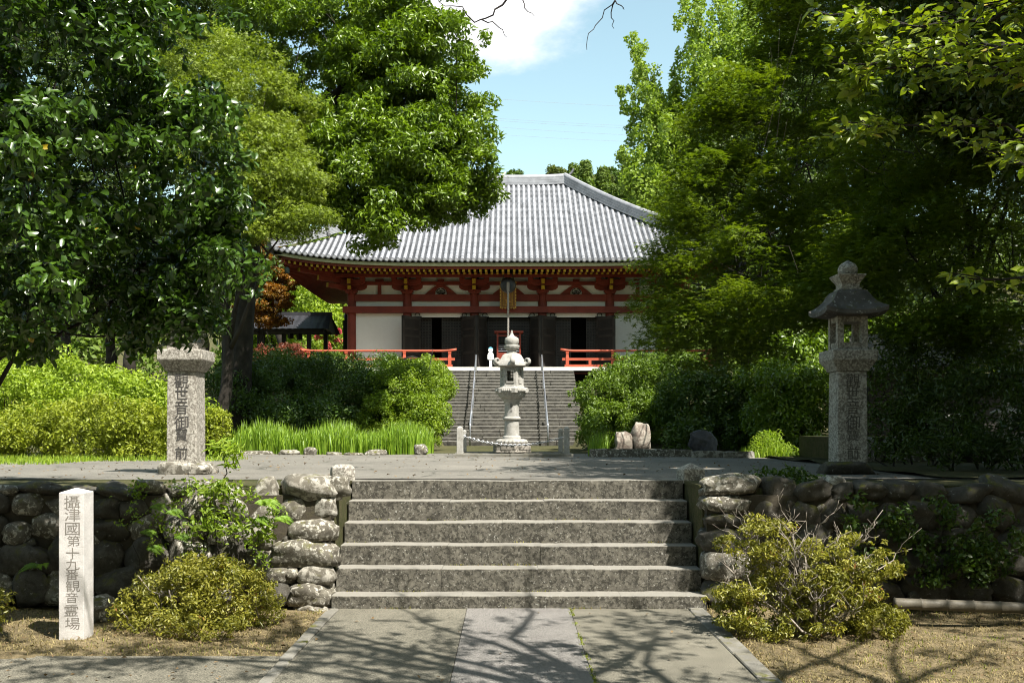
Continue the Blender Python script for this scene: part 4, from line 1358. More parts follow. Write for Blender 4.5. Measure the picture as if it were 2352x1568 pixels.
# ------------------------------------------------------------------ gong, rope, plaque, offering frame, figure board, notice
g = thing('gong', 'round dark bronze gong hanging from the eaves before the plaque', 'gong', (-.03, 37.6, 7.02))
p = P(1167, 655, 37.6)
MB().tube([(p.x, 37.51, p.z), (p.x, 37.53, p.z), (p.x, 37.56, p.z), (p.x, 37.64, p.z), (p.x, 37.67, p.z), (p.x, 37.69, p.z)], [.17, .27, .30, .30, .27, .17], 24).build('disc', M['bronze'], g, (-.03, 37.6, 7.02), angle=.6)
MB().tube([(p.x - .2, 37.6, p.z + .22), (p.x - .16, 37.6, 7.52)], .018, 6).tube([(p.x + .2, 37.6, p.z + .22), (p.x + .16, 37.6, 7.52)], .018, 6).build('hanger', M['bronze'], g, (-.03, 37.6, 7.02))
MB().tube([(p.x, 37.44, p.z + .10), (p.x, 37.46, p.z - .02), (p.x, 37.45, p.z - .26)], [.05, .06, .05], 8).build('striker_knot', M['rope'], g, (-.03, 37.6, 7.02))
r = thing('gong_rope', 'thick twisted grey rope hanging from the gong', 'rope', (p.x, 37.42, 4.7))
for k in range(3):
    pts = []
    for i in range(120):
        z = p.z - .22 - i * (p.z - .22 - 4.75) / 119
        a = i * .62 + k * 2.094
        pts.append((p.x + .022 * math.cos(a), 37.42 + .022 * math.sin(a), z))
    MB().tube(pts, .023, 5).build('strand', M['rope'], r, (p.x, 37.42, 4.7), smooth=True)
pq = thing('name_plaque', 'gilded brown name plaque with carved border above the door', 'plaque', (0, 38.6, 6.3))
a, b = P(1147.5, 709, 38.55), P(1186, 650, 38.55)
def tilt(x, z, d=0.0): return (x, 38.62 - (z - a.z) * .22 - d, z)
w_ = b.x - a.x; h_ = b.z - a.z
def quadbox(mb, x0, x1, z0, z1, d0, d1, mi=0):
    vs = [tilt(x0, z0, d0), tilt(x1, z0, d0), tilt(x1, z1, d0), tilt(x0, z1, d0), tilt(x0, z0, d1), tilt(x1, z0, d1), tilt(x1, z1, d1), tilt(x0, z1, d1)]
    mb.add(vs, [(0, 1, 2, 3), (7, 6, 5, 4), (0, 4, 5, 1), (1, 5, 6, 2), (2, 6, 7, 3), (3, 7, 4, 0)], mi)
    return mb
PL = (0, 38.6, 6.3)
quadbox(MB(), a.x + .08, b.x - .08, a.z + .08, b.z - .04, 0, .04).build('board', M['plaque'], pq, PL)
for x0, x1, z0, z1 in ((a.x + .02, a.x + .10, a.z + .03, b.z), (b.x - .10, b.x - .02, a.z + .03, b.z), (a.x + .10, b.x - .10, a.z + .03, a.z + .11), (a.x + .10, b.x - .10, b.z - .07, b.z)):
    quadbox(MB(), x0, x1, z0, z1, -.01, .075).build('border', M['plaque'], pq, PL)
mb = MB()
rs = random.Random(3)
for i in range(9):
    z = a.z + .06 + i * (h_ - .08) / 8
    for x in (a.x + .01, b.x - .05):
        quadbox(mb, x, x + .045, z - .03, z + .03, .06, .09)
for i in range(5):
    x = a.x + .08 + i * (w_ - .2) / 4
    quadbox(mb, x, x + .05, a.z, a.z + .035, .06, .09)
mb.build('gilt_carving', M['gold'], pq, PL)
mb = MB()
for x in (a.x + .13, b.x - .145, a.x + .165, b.x - .175):
    quadbox(mb, x, x + .010, a.z + .14, b.z - .08, .04, .055)
quadbox(mb, a.x + .13, b.x - .135, a.z + .13, a.z + .14, .04, .055)
mb.build('gilt_line', M['gold'], pq, PL)
mb = MB()
for i, zc in enumerate((.27, .46, .65)):
    for q in range(7):
        x = a.x + w_ / 2 + rs.uniform(-.10, .08); z = a.z + zc + rs.uniform(-.08, .08)
        if q % 2: quadbox(mb, x, x + .06, z, z + .016, .04, .05)
        else: quadbox(mb, x, x + .018, z - .03, z + .04, .04, .05)
mb.build('gilt_character', M['gold'], pq, PL)
of = thing('offering_stand', 'red lacquered offering stand with open frame before the middle door', 'offering stand', (.02, 38.2, FZ))
p0, p1 = P(1141, 838, 38.0), P(1197, 760, 38.0)
z0, z1 = FZ, p1.z
OB = (.02, 38.2, FZ)
for x in (p0.x, p1.x - .07):
    for y in (37.95, 38.35):
        MB().box((x, y, z0), (x + .06, y + .06, z1 - .06)).build('post', M['vermilion'], of, OB)
MB().box((p0.x - .09, 37.88, z1 - .06), (p1.x + .08, 38.5, z1)).build('cap_board', M['vermilion'], of, OB)
MB().box((p0.x, 37.96, z1 - .20), (p1.x - .01, 38.0, z1 - .16)).build('rail', M['vermilion'], of, OB)
MB().box((p0.x + .06, 37.97, z0), (p1.x - .07, 38.4, z0 + .62)).build('chest', M['vermilion'], of, OB)
for k in range(4):
    z = z0 + .68 + k * .07
    MB().tube([(p0.x + .06, 37.97, z), (p1.x - .07, 37.97, z)], .008, 5).build('bar', M['steel'], of, OB)
# flat white board cut to the outline of a small standing figure
fg = thing('figure_board', 'white cut-out figure board with pale blue head on the veranda', 'cut-out board', (-.63, 37.2, FZ))
FB = (-.63, 37.2, FZ)
def flat(name, pts, mat, y):
    n = len(pts)
    vs = [(x, y, z) for x, z in pts] + [(x, y + .018, z) for x, z in pts]
    MB().add(vs, [tuple(range(n)), tuple(range(2 * n - 1, n - 1, -1))] + [(i, i + n, (i + 1) % n + n, (i + 1) % n) for i in range(n)]).build(name, mat, fg, FB)
s_ = 37.2 / F
fx, fz = P(1127, 0, 37.2).x, FZ
flat('head', [(fx + .085 * math.cos(t), fz + .66 + .095 * math.sin(t)) for t in np.linspace(0, 2 * math.pi, 20)[:-1]], M['white_board'], 37.2)
flat('hair', [(fx + .088 * math.cos(t), fz + .675 + .098 * math.sin(t)) for t in np.linspace(.35, math.pi - .35, 10)], M['blue_board'], 37.195)
flat('robe', [(fx - .09, fz + .30), (fx - .115, fz + .33), (fx - .115, fz + .48), (fx - .08, fz + .56), (fx + .08, fz + .56), (fx + .115, fz + .48), (fx + .115, fz + .33), (fx + .09, fz + .30)], M['white_board'], 37.203)
flat('stand', [(fx - .05, fz), (fx + .05, fz), (fx + .05, fz + .31), (fx - .05, fz + .31)], M['white_board'], 37.22)
for k in range(3):
    mb = MB()
    for q in range(4 if k == 0 else 3):
        xx = fx - .06 + q * (.12 / (3 if k == 0 else 2))
        mb.box((xx - .012, 37.196, fz + .46 - k * .055), (xx + .012, 37.204, fz + .48 - k * .055))
    mb.build('printed_text', M['engraved_dark'], fg, FB)['kind'] = 'stuff'
nb = thing('notice_board', 'small roofed grey wooden notice board above the hedge', 'notice board', (P(947, 838, 34).x, 34, 3.2))
p = P(947, 826, 34)
NB = (p.x, 34, 3.2)
MB().box((p.x - .32, 34, 3.2), (p.x + .32, 34.06, p.z + .05)).build('board', M['grey_wood'], nb, NB)
MB().add([(p.x - .40, 33.92, p.z + .02), (p.x, 33.92, p.z + .14), (p.x + .40, 33.92, p.z + .02), (p.x - .40, 34.16, p.z + .02), (p.x, 34.16, p.z + .14), (p.x + .40, 34.16, p.z + .02), (p.x, 33.92, p.z + .09), (p.x, 34.16, p.z + .09)],
         [(0, 1, 4, 3), (1, 2, 5, 4), (0, 6, 1), (6, 2, 1), (3, 4, 7), (7, 4, 5), (0, 3, 7, 6), (6, 7, 5, 2)]).build('roof', M['old_wood'], nb, NB)

# ------------------------------------------------------------------ long flight of steps to the hall
hs = thing('hall_steps', 'long flight of dark stone steps leading up to the hall', 'steps', (0.05, 30.9, PZ))
N = 22
y0, y1 = 31.0, 36.66
rs = random.Random(9)
for i in range(N):
    z1 = PZ + (FZ - .17 - PZ) * (i + 1) / N
    ya = y0 + (y1 - y0) * i / N
    yb = ya + (y1 - y0) / N + .12
    x = -2.30
    cuts = sorted([rs.uniform(.18, .32), rs.uniform(.42, .58), rs.uniform(.68, .84)])
    if i < 2: cuts = sorted(rs.uniform(.08, .92) for _ in range(7))
    cs = [0] + cuts + [1]
    for a_, b_ in zip(cs[:-1], cs[1:]):
        xa, xb = -2.30 + 4.70 * a_, -2.30 + 4.70 * b_
        j = .03 if i < 2 else .006
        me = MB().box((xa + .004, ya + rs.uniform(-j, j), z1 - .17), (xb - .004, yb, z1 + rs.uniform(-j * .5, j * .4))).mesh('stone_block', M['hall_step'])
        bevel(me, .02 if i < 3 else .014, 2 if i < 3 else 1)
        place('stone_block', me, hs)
# handrails
def handrail(xx, label):
    h = thing('handrail', label, 'handrail', (xx, 31, PZ), 'steel handrails on the hall steps')
    HBs = (xx, 31, PZ)
    def stepz(y): return PZ + (FZ - .17 - PZ) * max(0, min(1, (y - y0) / (y1 - y0)))
    for ya, yb in ((30.75, 33.6), (33.35, 36.5)):
        a_, b_ = Vector((xx, ya, stepz(ya) + .66)), Vector((xx, yb, stepz(yb) + .66))
        MB().tube([Vector((xx, ya, stepz(ya) - .02)), Vector((xx, ya, a_.z - .05)), a_ + Vector((0, .04, 0)), b_ - Vector((0, .04, 0)), Vector((xx, yb, b_.z - .05)), Vector((xx, yb, stepz(yb) - .02))], .024, 8).build('pipe', M['steel'], h, HBs, smooth=True)
        ym = (ya + yb) / 2
        MB().tube([(xx, ym, stepz(ym) - .02), (xx, ym, stepz(ym) + .66)], .02, 8).build('post', M['steel'], h, HBs, smooth=True)
handrail(-1.19, 'steel handrail on hall steps nearest the rounded sunlit bush')
handrail(1.215, 'steel handrail on hall steps nearest the broad green bush')

# ------------------------------------------------------------------ stone lantern in the middle of the plaza
LY = 19.75
LB = (P(1175.5, 1000, LY).x, LY, PZ + .07)
lx = LB[0]
k_ = LY / F * .21875                 # metres per measured pixel
kerbY = 18.9
pl = thing('lantern_plinth', 'low stone kerb filled with gravel under the ornate lantern', 'plinth', (lx, 19.4, PZ))
PB = (lx, 19.4, PZ)
xk0, xk1 = P(1040, 1045, kerbY).x, P(1317, 1045, kerbY).x
for a_, b_, c_, d_ in ((xk0, .02, kerbY, kerbY + .16), (.03, xk1, kerbY, kerbY + .16), (xk0, xk0 + .15, kerbY + .17, 20.6), (xk1 - .15, xk1, kerbY + .17, 20.6), (xk0 + .16, xk1 - .16, 20.45, 20.6)):
    me = MB().box((a_, c_, PZ - .05), (b_, d_, PZ + .06)).mesh('kerb_stone', M['kerb']); bevel(me, .012, 2)
    place('kerb_stone', me, pl)
sheet('gravel', xk0 + .14, xk1 - .14, kerbY + .15, 20.46, PZ + .04, M['path'], pl, 20, 20, fn=lambda x, y: PZ + .04 + .012 * mnoise.noise(Vector((x * 9, y * 9, 1))))['kind'] = 'stuff'

lan = thing('ornate_lantern', 'ornate hexagonal granite lantern with scrolled cap and onion finial', 'stone lantern', LB)
def zz(y): return (1358 - y) * k_
def hx(prof, name, mat=M['lantern'], sides=6, phase=0.0, bev=.006, mod=None, seg=24):
    if sides:
        mb = MB().lathe([(r * k_, zz(y)) for r, y in prof], sides=sides, c=LB, phase=phase)
        o = mb.build(name, mat, lan, LB)
        if bev: bevel(o.data, bev, 1)
    else:
        o = MB().lathe([(r * k_, zz(y)) for r, y in prof], seg, c=LB, mod=mod).build(name, mat, lan, LB, angle=.9)
    return o
HP = math.radians(10)
hx([(185, 1362), (190, 1350), (182, 1345), (182, 1280), (192, 1275), (192, 1263)], 'base_block', M['lantern_dark'], 6, HP)
for k in range(6):           # sunk panels carved on the base block
    a0 = HP + 2 * math.pi * (k + .0) / 6
    c0 = Vector((LB[0] + 184 * k_ * math.cos(a0), LB[1] + 184 * k_ * math.sin(a0), LB[2] + zz(1312)))
    t_ = Vector((-math.sin(a0), math.cos(a0), 0))
    MB().bar(c0 - t_ * .10, c0 + t_ * .10, .012, .07).build('relief_panel', M['lantern_dark'], lan, LB)
petal = lambda n, amp: (lambda a, z: 1 + amp * abs(math.sin(n * a / 2)))
hx([(150, 1264), (160, 1255), (158, 1240), (142, 1226), (118, 1220)], 'lotus_base', sides=None, mod=petal(24, .07), seg=96)
hx([(96, 1221), (96, 1200), (90, 1190), (80, 1184), (77, 1100), (76, 1025)], 'shaft_drum', sides=None)
hx([(78, 1026), (90, 1020), (95, 1007), (90, 992), (78, 985)], 'shaft_ring', sides=None)
hx([(76, 986), (75, 900), (76, 842), (80, 836), (96, 808), (98, 800)], 'shaft_drum', sides=None)
hx([(98, 801), (118, 790), (138, 765), (147, 745), (149, 739)], 'lotus_bowl', sides=None, mod=petal(16, .05), seg=96)
hx([(158, 740), (160, 690), (150, 688), (136, 682), (120, 680), (118, 664)], 'hexagon_slab', sides=6, phase=HP)
for k in range(6):           # carved reliefs round the slab
    a0 = HP + 2 * math.pi * k / 6
    c0 = Vector((LB[0] + 160 * k_ * math.cos(a0), LB[1] + 160 * k_ * math.sin(a0), LB[2] + zz(715)))
    t_ = Vector((-math.sin(a0), math.cos(a0), 0))
    mb = MB()
    for q in range(5):
        mb.lathe([(.006, -.030), (.022, -.018), (.026, 0), (.02, .02), (.004, .030)], 7, c=tuple(c0 + t_ * (q - 2) * .040))
    mb.build('relief', M['lantern'], lan, LB, smooth=True)
# fire box with window openings
fb = part_empty('fire_box', lan, LB)
RB = 108 * k_
HWID = RB * math.tan(math.pi / 6)
zb0, zb1 = LB[2] + zz(668), LB[2] + zz(466)
for k in range(6):
    a0 = HP + 2 * math.pi * k / 6 - math.pi / 2 - math.radians(10) + math.radians(-8)
    nrm = Vector((math.cos(a0), math.sin(a0), 0)); t_ = Vector((-math.sin(a0), math.cos(a0), 0))
    c0 = Vector((LB[0], LB[1], 0)) + nrm * RB
    def pan(u0, u1, v0, v1, d0=-.035, d1=.0):
        vs = []
        for d in (d0, d1):
            for u, v in ((u0, v0), (u1, v0), (u1, v1), (u0, v1)):
                p = c0 + t_ * (u * HWID) + nrm * d
                vs.append((p.x, p.y, zb0 + (zb1 - zb0) * v))
        return vs
    FQ = [(0, 1, 2, 3), (7, 6, 5, 4), (0, 4, 5, 1), (1, 5, 6, 2), (2, 6, 7, 3), (3, 7, 4, 0)]
    mb = MB()
    if k % 2 == 0:
        for r_ in ((-1, -.55, 0, 1), (.55, 1, 0, 1), (-.55, .55, 0, .24), (-.55, .55, .78, 1)): mb.add(pan(*r_), FQ)
        mb.add(pan(-.66, -.55, .16, .86, 0, .014), FQ); mb.add(pan(.55, .66, .16, .86, 0, .014), FQ)
        mb.add(pan(-.55, .55, .16, .24, 0, .014), FQ); mb.add(pan(-.55, .55, .78, .86, 0, .014), FQ)
    else:
        for r_ in ((-1, -.5, 0, 1), (.5, 1, 0, 1), (-.5, .5, 0, .45), (-.5, .5, .86, 1)): mb.add(pan(*r_), FQ)
        for q in range(4):
            mb.add(pan(-.5 + q * .3, -.42 + q * .3, .45, .86, -.03, -.012), FQ)
            mb.add(pan(-.5, .5, .47 + q * .1, .50 + q * .1, -.028, -.010), FQ)
        mb.add(pan(-.4, .4, .14, .34, 0, .012), FQ)
    mb.build('window_panel', M['lantern'], fb, LB)
# cap: six-lobed with scrolls
mb = MB()
prof = [(100, 468), (150, 466), (176, 455), (170, 430), (140, 400), (120, 370), (104, 345), (80, 328), (46, 320)]
vs, fs = [], []
n = 72
for i, (r_, y) in enumerate(prof):
    for k in range(n):
        a = 2 * math.pi * k / n
        q = math.cos(3 * (a - HP - math.pi / 6 + .14)) ** 2          # 1 at the corners
        corner = q ** 6
        rib = q ** 30
        rr = r_ * (1 + (.10 * corner if i in (1, 2, 3) else .02 * corner)) * (.93 + .07 * q) + 7 * rib * (1 if 3 <= i <= 7 else 0)
        zoff = 14 * corner if i in (1, 2, 3) else 0
        vs.append((LB[0] + rr * k_ * math.cos(a), LB[1] + rr * k_ * math.sin(a), LB[2] + zz(y - zoff)))
for j in range(len(prof) - 1):
    for k in range(n):
        fs.append((j * n + k, j * n + (k + 1) % n, (j + 1) * n + (k + 1) % n, (j + 1) * n + k))
fs += [tuple(range(n - 1, -1, -1)), tuple((len(prof) - 1) * n + k for k in range(n))]
mb.add(vs, fs)
cap = mb.build('cap', M['lantern'], lan, LB, angle=.8)
for k in range(6):
    a = HP + math.pi / 6 - .14 + math.pi / 3 * k
    d = Vector((math.cos(a), math.sin(a), 0)); s = Vector((-math.sin(a), math.cos(a), 0))
    c0 = Vector((LB[0], LB[1], LB[2])) + d * 182 * k_ + Vector((0, 0, zz(408)))
    pts, rad = [], []
    for i in range(15):
        t = i / 14
        ang = -math.pi * .75 + t * math.pi * 2.9
        r_ = (34 - 24 * t) * k_
        pts.append(c0 + d * (r_ * math.cos(ang)) + Vector((0, 0, r_ * math.sin(ang))))
        rad.append((15 - 6 * t) * k_)
    pts = [c0 + d * (-70 * k_) + Vector((0, 0, -36 * k_)), c0 + d * (-40 * k_) + Vector((0, 0, -38 * k_))] + pts
    rad = [10 * k_, 14 * k_] + rad
    m2 = MB().tube(pts, rad, 8)
    m2.v = [tuple(Vector(v) + s * ((Vector(v) - c0).dot(s)) * .9) for v in m2.v]     # widen the scroll across
    m2.build('scroll', M['lantern'], cap, LB, smooth=True)
hx([(62, 322), (50, 312), (46, 292), (56, 288)], 'finial_neck', sides=None)
hx([(54, 290), (72, 275), (80, 250), (78, 238), (60, 233)], 'finial_lotus', sides=None, mod=petal(12, .05), seg=48)
hx([(60, 235), (73, 215), (75, 190), (70, 165), (52, 152), (28, 140), (16, 120), (10, 98), (8, 84), (3, 80)], 'onion_finial', sides=None)
zt = [390, 575, 690, 800, 960]
for ch, yq, wq in zip('普明照世間', zt, (150, 130, 130, 110, 130)):
    yv = (1480 + yq / 15.68) * .6125
    z = EYE + (HY - yv) * (LY - .15) / F
    s = wq / 15.68 * .6125 * LY / F
    x = P((1860 + 885 / 15.68) * .6125, 0, LY - .15).x
    me = text_mesh(ch, 'character', M['engraved_dark'])
    yy = LB[1] - math.sqrt(max(0, (76 * k_) ** 2 - (x - lx) ** 2)) - .004
    place('character', me, lan, (x, yy, z), None, (s, 1, s))

# posts and chain round the lantern
def fence_post(x0, x1, ytop, Yc, label, w=None):
    a_, b_ = P(x0, ytop, Yc), P(x1, ytop, Yc)
    w = (b_.x - a_.x) / 2
    cx_ = (a_.x + b_.x) / 2
    h = a_.z - PZ - .05
    mb = MB().lathe([(w, -.02), (w * .97, h - .035), (w * .9, h - .03), (w * .08, h)], sides=4, c=(cx_, Yc, PZ + .05))
    o = mb.build('stone_post', M['lantern'], None, (cx_, Yc, PZ + .05)); bevel(o.data, .006, 1)
    tag(o, label, 'stone post', 'slim stone posts round the lantern')
    return cx_
pa = fence_post(1049, 1064, 978, 19.05, 'slim square stone post, front one on the sunny hedge side of the ornate lantern')
fence_post(1062, 1071.5, 986, 20.5, 'slim square stone post half hidden behind its sunny front neighbour')
fence_post(1282.5, 1293, 983, 20.5, 'slim square stone post set back beside the rockery side corner of the plinth')
pb = fence_post(1294.5, 1308, 979, 19.05, 'slim square stone post nearest the standing brown rock')
def chain(xa, xb, za, zb_, sag, Yc, label):
    mb = MB()
    n = 44
    def pt(t): return Vector((xa + (xb - xa) * t, Yc - .02, za + (zb_ - za) * t - sag * 4 * t * (1 - t)))
    for i in range(n):
        t0, t1 = i / n, (i + 1.25) / n
        p, q = pt(t0), pt(min(t1, 1))
        c = (p + q) / 2; d = (q - p).normalized(); u = Vector((0, 1, 0)) if i % 2 else d.cross(Vector((0, 1, 0)))
        L_ = (q - p).length / 2
        ring = [c + d * (L_ * math.cos(k * math.pi / 4)) + u * (.016 * math.sin(k * math.pi / 4)) for k in range(9)]
        mb.tube(ring, .0055, 5, cap=False)
    o = mb.build('chain', M['chain'], None, ((xa + xb) / 2, Yc, PZ + .3))
    tag(o, label, 'chain')
chain(pa + .06, pb - .06, PZ + .40, PZ + .38, .165, 19.05, 'galvanised chain sagging between the slim posts before the lantern')

# ------------------------------------------------------------------ rockery, edging boulders, kerbs along the far side of the plaza
rng = np.random.default_rng(31)
def bound_rock(name, label, x0, x1, y0, y1, Y, mat, seed, box=.5, rough=.2, depth=None, group=None, cat='rock', sub=4):
    p = P((x0 + x1) / 2, (y0 + y1) / 2, Y)
    sx_, sz_ = S(x1 - x0, Y), S(y1 - y0, Y)
    me = boulder_mesh(name, seed, M[mat], box, rough, sub)
    co = np.array([v.co for v in me.vertices]); r_ = np.abs(co).max(0)
    o = place(name, me, None, (p.x, Y, p.z), None, (sx_ / 2 / r_[0], (depth or sx_ * .7) / 2 / r_[1], sz_ / 2 / r_[2]))
    return tag(o, label, cat, group)
# stepped standing rock
sr = thing('standing_rock', 'tall pale brown standing rock with a stepped shoulder', 'rock', (P(1452, 1033, 19.4).x, 19.4, PZ))
for (x0, x1, y0, y1, sd) in ((1446, 1496, 969, 1040, 3), (1410, 1456, 990, 1040, 9)):
    p = P((x0 + x1) / 2, (y0 + y1) / 2, 19.4)
    me = boulder_mesh('rock_face', sd, M['rock_brown'], .95, .14, 4)
    co = np.array([v.co for v in me.vertices]); r_ = np.abs(co).max(0)
    place('rock_face', me, sr, (p.x, 19.4, p.z), (0, .05, .2), (S(x1 - x0, 19.4) / 2 / r_[0], .17 / r_[1], S(y1 - y0, 19.4) / 2 / r_[2]))
bound_rock('slate_rock', 'dark jagged slate rock in front of the shaded hedge', 1578, 1650, 984, 1042, 19.9, 'rock_slate', 14, .75, .30)
for i, (x0, x1, y0, y1, Y, lb) in enumerate(((1356, 1418, 1031, 1047, 18.9, 'rough granite kerb block below the tall grass tuft beside the standing rock'), (1417, 1520, 1031, 1046, 18.9, 'long granite kerb block under the standing brown rock'),
        (1518, 1590, 1032, 1047, 18.9, 'granite kerb block between standing rock and slate rock'), (1592, 1664, 1036, 1050, 18.4, 'pale kerb block at the foot of the slate rock'), (1663, 1734, 1037, 1051, 18.3, 'pale kerb block ending at the bright weeds'))):
    p0_, p1_ = P(x0, y1, Y), P(x1, y0, Y)
    me = MB().box((p0_.x, Y - .02, PZ - .03), (p1_.x, Y + .22, p1_.z)).mesh('kerb_block', M['boulder'] if i < 3 else M['boulder_pale'])
    bm = bmesh.new(); bm.from_mesh(me); bmesh.ops.subdivide_edges(bm, edges=bm.edges[:], cuts=5, use_grid_fill=True)
    for v in bm.verts: v.co += Vector((mnoise.noise(v.co * 6), mnoise.noise(v.co * 6 + Vector((9, 0, 0))), mnoise.noise(v.co * 6 + Vector((0, 9, 0))))) * .025
    bm.to_mesh(me); bm.free()
    o = place('kerb_block', me, None, ((p0_.x + p1_.x) / 2, Y, PZ)); me.transform(Matrix.Translation(-Vector(o.location)))
    tag(o, lb, 'kerb block', 'rough kerb blocks edging the rockery')
EB = [(545, 632, 1034, 1047, 'long flat pale boulder at the start of the iris bed edging by the sapling', 'boulder'), (640, 690, 1031, 1048, 'low grey boulder edging the iris bed, second from the sapling', 'boulder_pale'),
      (697, 728, 1024, 1047, 'pointed grey boulder standing up in the iris bed edging', 'boulder'), (748, 786, 1036, 1048, 'small white flat boulder edging the iris bed', 'boulder_pale'),
      (790, 838, 1037, 1048, 'flat sandy boulder edging the iris bed between the white and the square one', 'boulder'), (836, 890, 1031, 1048, 'square-topped mossy boulder edging the iris bed', 'boulder'), (951, 985, 1019, 1045, 'round brown boulder at the hedge end of the iris bed', 'boulder')]
for i, (x0, x1, y0, y1, lb, kd) in enumerate(EB):
    bound_rock('edging_boulder', lb, x0, x1, y0, y1 + 5, 20.3, kd, 40 + i, .55, .18, .3, 'boulders edging the iris bed', sub=3)
# fallen stones and the ledge behind the stele, foot stones
bound_rock('ledge_rock', 'flat pale rock ledge on the ground behind the stele', 8, 140, 1436, 1462, 8.95, 'boulder_pale', 61, .8, .12, .35)
bound_rock('foot_stone', 'grey stone leaning at the foot of the wall between stele and bush', 205, 262, 1364, 1432, 9.2, 'boulder', 62, .5, .2, .3)

# ------------------------------------------------------------------ dark pavilion on the far side
pv = thing('wash_pavilion', 'black tiled open pavilion with hanging lanterns behind the maple', 'pavilion', (P(655, 838, 46).x, 46, 3.3))
VB = (P(655, 838, 46).x, 46, 3.3)
def Q(x, y, Y=46.0): return P(x, y, Y)
zr, ze = Q(0, 724).z, Q(0, 762).z
xl, xr = Q(545, 0).x, Q(760, 0).x
for sy_ in (-1, 1):
    mb = MB()
    n = 30
    vs, fs = [], []
    for j, (d, z) in enumerate(((0.05, zr), (.5, zr - .22), (1.0, zr - .45), (1.5, ze))):
        for i in range(n + 1):
            x = xl + (xr - xl) * i / n
            bulge = .02 * (i % 2)
            vs.append((x + (0.12 * d if i == n else 0), 46 + sy_ * d, z + bulge))
    for j in range(3):
        for i in range(n): fs.append((j * (n + 1) + i, j * (n + 1) + i + 1, (j + 1) * (n + 1) + i + 1, (j + 1) * (n + 1) + i))
    mb.add(vs, fs); mb.build('roof', M['black_tile'], pv, VB)
MB().bar((xl, 46, zr + .04), (xr + .05, 46, zr + .04), .25, .2).build('ridge', M['black_tile'], pv, VB)
MB().add([(xr, 44.6, ze), (xr, 47.4, ze), (xr, 46, zr), (xr - .08, 44.6, ze), (xr - .08, 47.4, ze), (xr - .08, 46, zr)], [(0, 1, 2), (5, 4, 3), (0, 3, 4, 1), (1, 4, 5, 2), (2, 5, 3, 0)]).build('gable', M['old_wood'], pv, VB)
MB().box((xl, 44.75, ze - .16), (xr - .1, 44.9, ze - .02)).build('beam', M['old_wood'], pv, VB)
for xv in (615, 640, 720, 738):
    xx = Q(xv, 0).x
    MB().box((xx - .09, 44.9 if xv in (615, 720) else 47.0, 3.0), (xx + .09, 45.08 if xv in (615, 720) else 47.18, ze)).build('post', M['old_wood'], pv, VB)
for xv, yv in ((603, 768), (668, 765), (688, 768)):
    c = Q(xv, yv, 46)
    MB().lathe([(.08, -.25), (.13, -.22), (.11, .12), (.15, .16), (.03, .24)], sides=6, c=tuple(c)).build('hanging_lantern', M['old_wood'], pv, VB)
gp = thing('gate_post', 'dark wooden post with pointed cap behind the hall corner', 'post', (P(794, 838, 47.5).x, 47.5, 3.2))
p = P(795, 735, 47.5)
MB().box((p.x - .13, 47.4, 3.2), (p.x + .13, 47.65, p.z)).build('shaft', M['old_wood'], gp, (p.x, 47.5, 3.2))
MB().lathe([(.07, 0), (.1, .08), (.12, .2), (.05, .36), (.01, .42)], 10, c=(p.x, 47.5, p.z)).build('finial', M['bronze'], gp, (p.x, 47.5, 3.2), smooth=True)
lw = MB().box((P(560, 0, 43).x, 43, 3.0), (P(700, 0, 43).x, 43.3, P(0, 812, 43).z)).build('low_wall', M['cream_wall'], None, (P(630, 0, 43).x, 43, 3.0))
tag(lw, 'low cream plaster wall under the red leaved maple', 'wall')

# ------------------------------------------------------------------ shaded corner: bamboo pole, stone bed, small lanterns, little shed roof
bp = thing('bamboo_pole', 'grey bamboo pole lying along the foot of the shaded wall', 'bamboo pole', (4.6, 8.9, 0))
pts = []
a_, b_ = P(2055, 1385, 8.9), P(2420, 1398, 8.8)
mb = MB()
seg = 6
for i in range(seg):
    p, q = a_.lerp(b_, i / seg), a_.lerp(b_, (i + 1) / seg)
    o = MB().tube([p, p.lerp(q, .03), p.lerp(q, .5), p.lerp(q, .97), q], [.056, .05, .049, .05, .056], 12).build('internode', M['bamboo'], bp, (4.6, 8.9, 0), smooth=True)
bed = thing('stone_bed', 'raised stone bed with boulders in the deep shade', 'planting bed', (7.6, 16.2, PZ))
rng = np.random.default_rng(77)
for i in range(9):
    x = 5.6 + i * .55
    stone(bed, x, 15.6 + rng.uniform(-.1, .1), PZ + .18, .58, .4, .42, rng, 'boulder')
MB().box((5.4, 15.7, PZ), (10.5, 18.5, PZ + .40)).build('soil', M['earth'], bed, (7.6, 16.2, PZ))
def small_lantern(xv, Y, label, s=1.0):
    c = P(xv, 1000, Y)
    b0 = (c.x, Y, PZ + .40)
    L = thing('small_lantern', label, 'stone lantern', b0)
    def q(prof, name, sides): MB().lathe([(r * s, z * s) for r, z in prof], sides=sides, c=b0).build(name, M['lantern'], L, b0)
    q([(.20, -.02), (.20, .08), (.15, .10)], 'base', 6)
    q([(.09, .09), (.09, .30)], 'shaft', 8)
    q([(.12, .29), (.20, .36), (.20, .42)], 'platform', 6)
    q([(.13, .42), (.13, .62)], 'fire_box', 4)
    q([(.34, .62), (.34, .67), (.2, .76), (.08, .84)], 'roof', 6)
    q([(.05, .84), (.09, .90), (.07, .97), (.01, 1.05)], 'jewel', 10)
small_lantern(2310, 16.6, 'small stone lantern in the shaded corner at the frame edge', .62)
small_lantern(2195, 17.2, 'small low stone lantern in shade nearer the big square lantern', .5)
tr = thing('tiled_shed', 'dark shed with sloping roof edge glimpsed through the shade', 'shed', (9.5, 21.5, PZ))
TB = (9.5, 21.5, PZ)
MB().box((7.6, 21.0, PZ), (13, 23.5, PZ + 1.7)).build('wall', M['old_wood'], tr, TB)
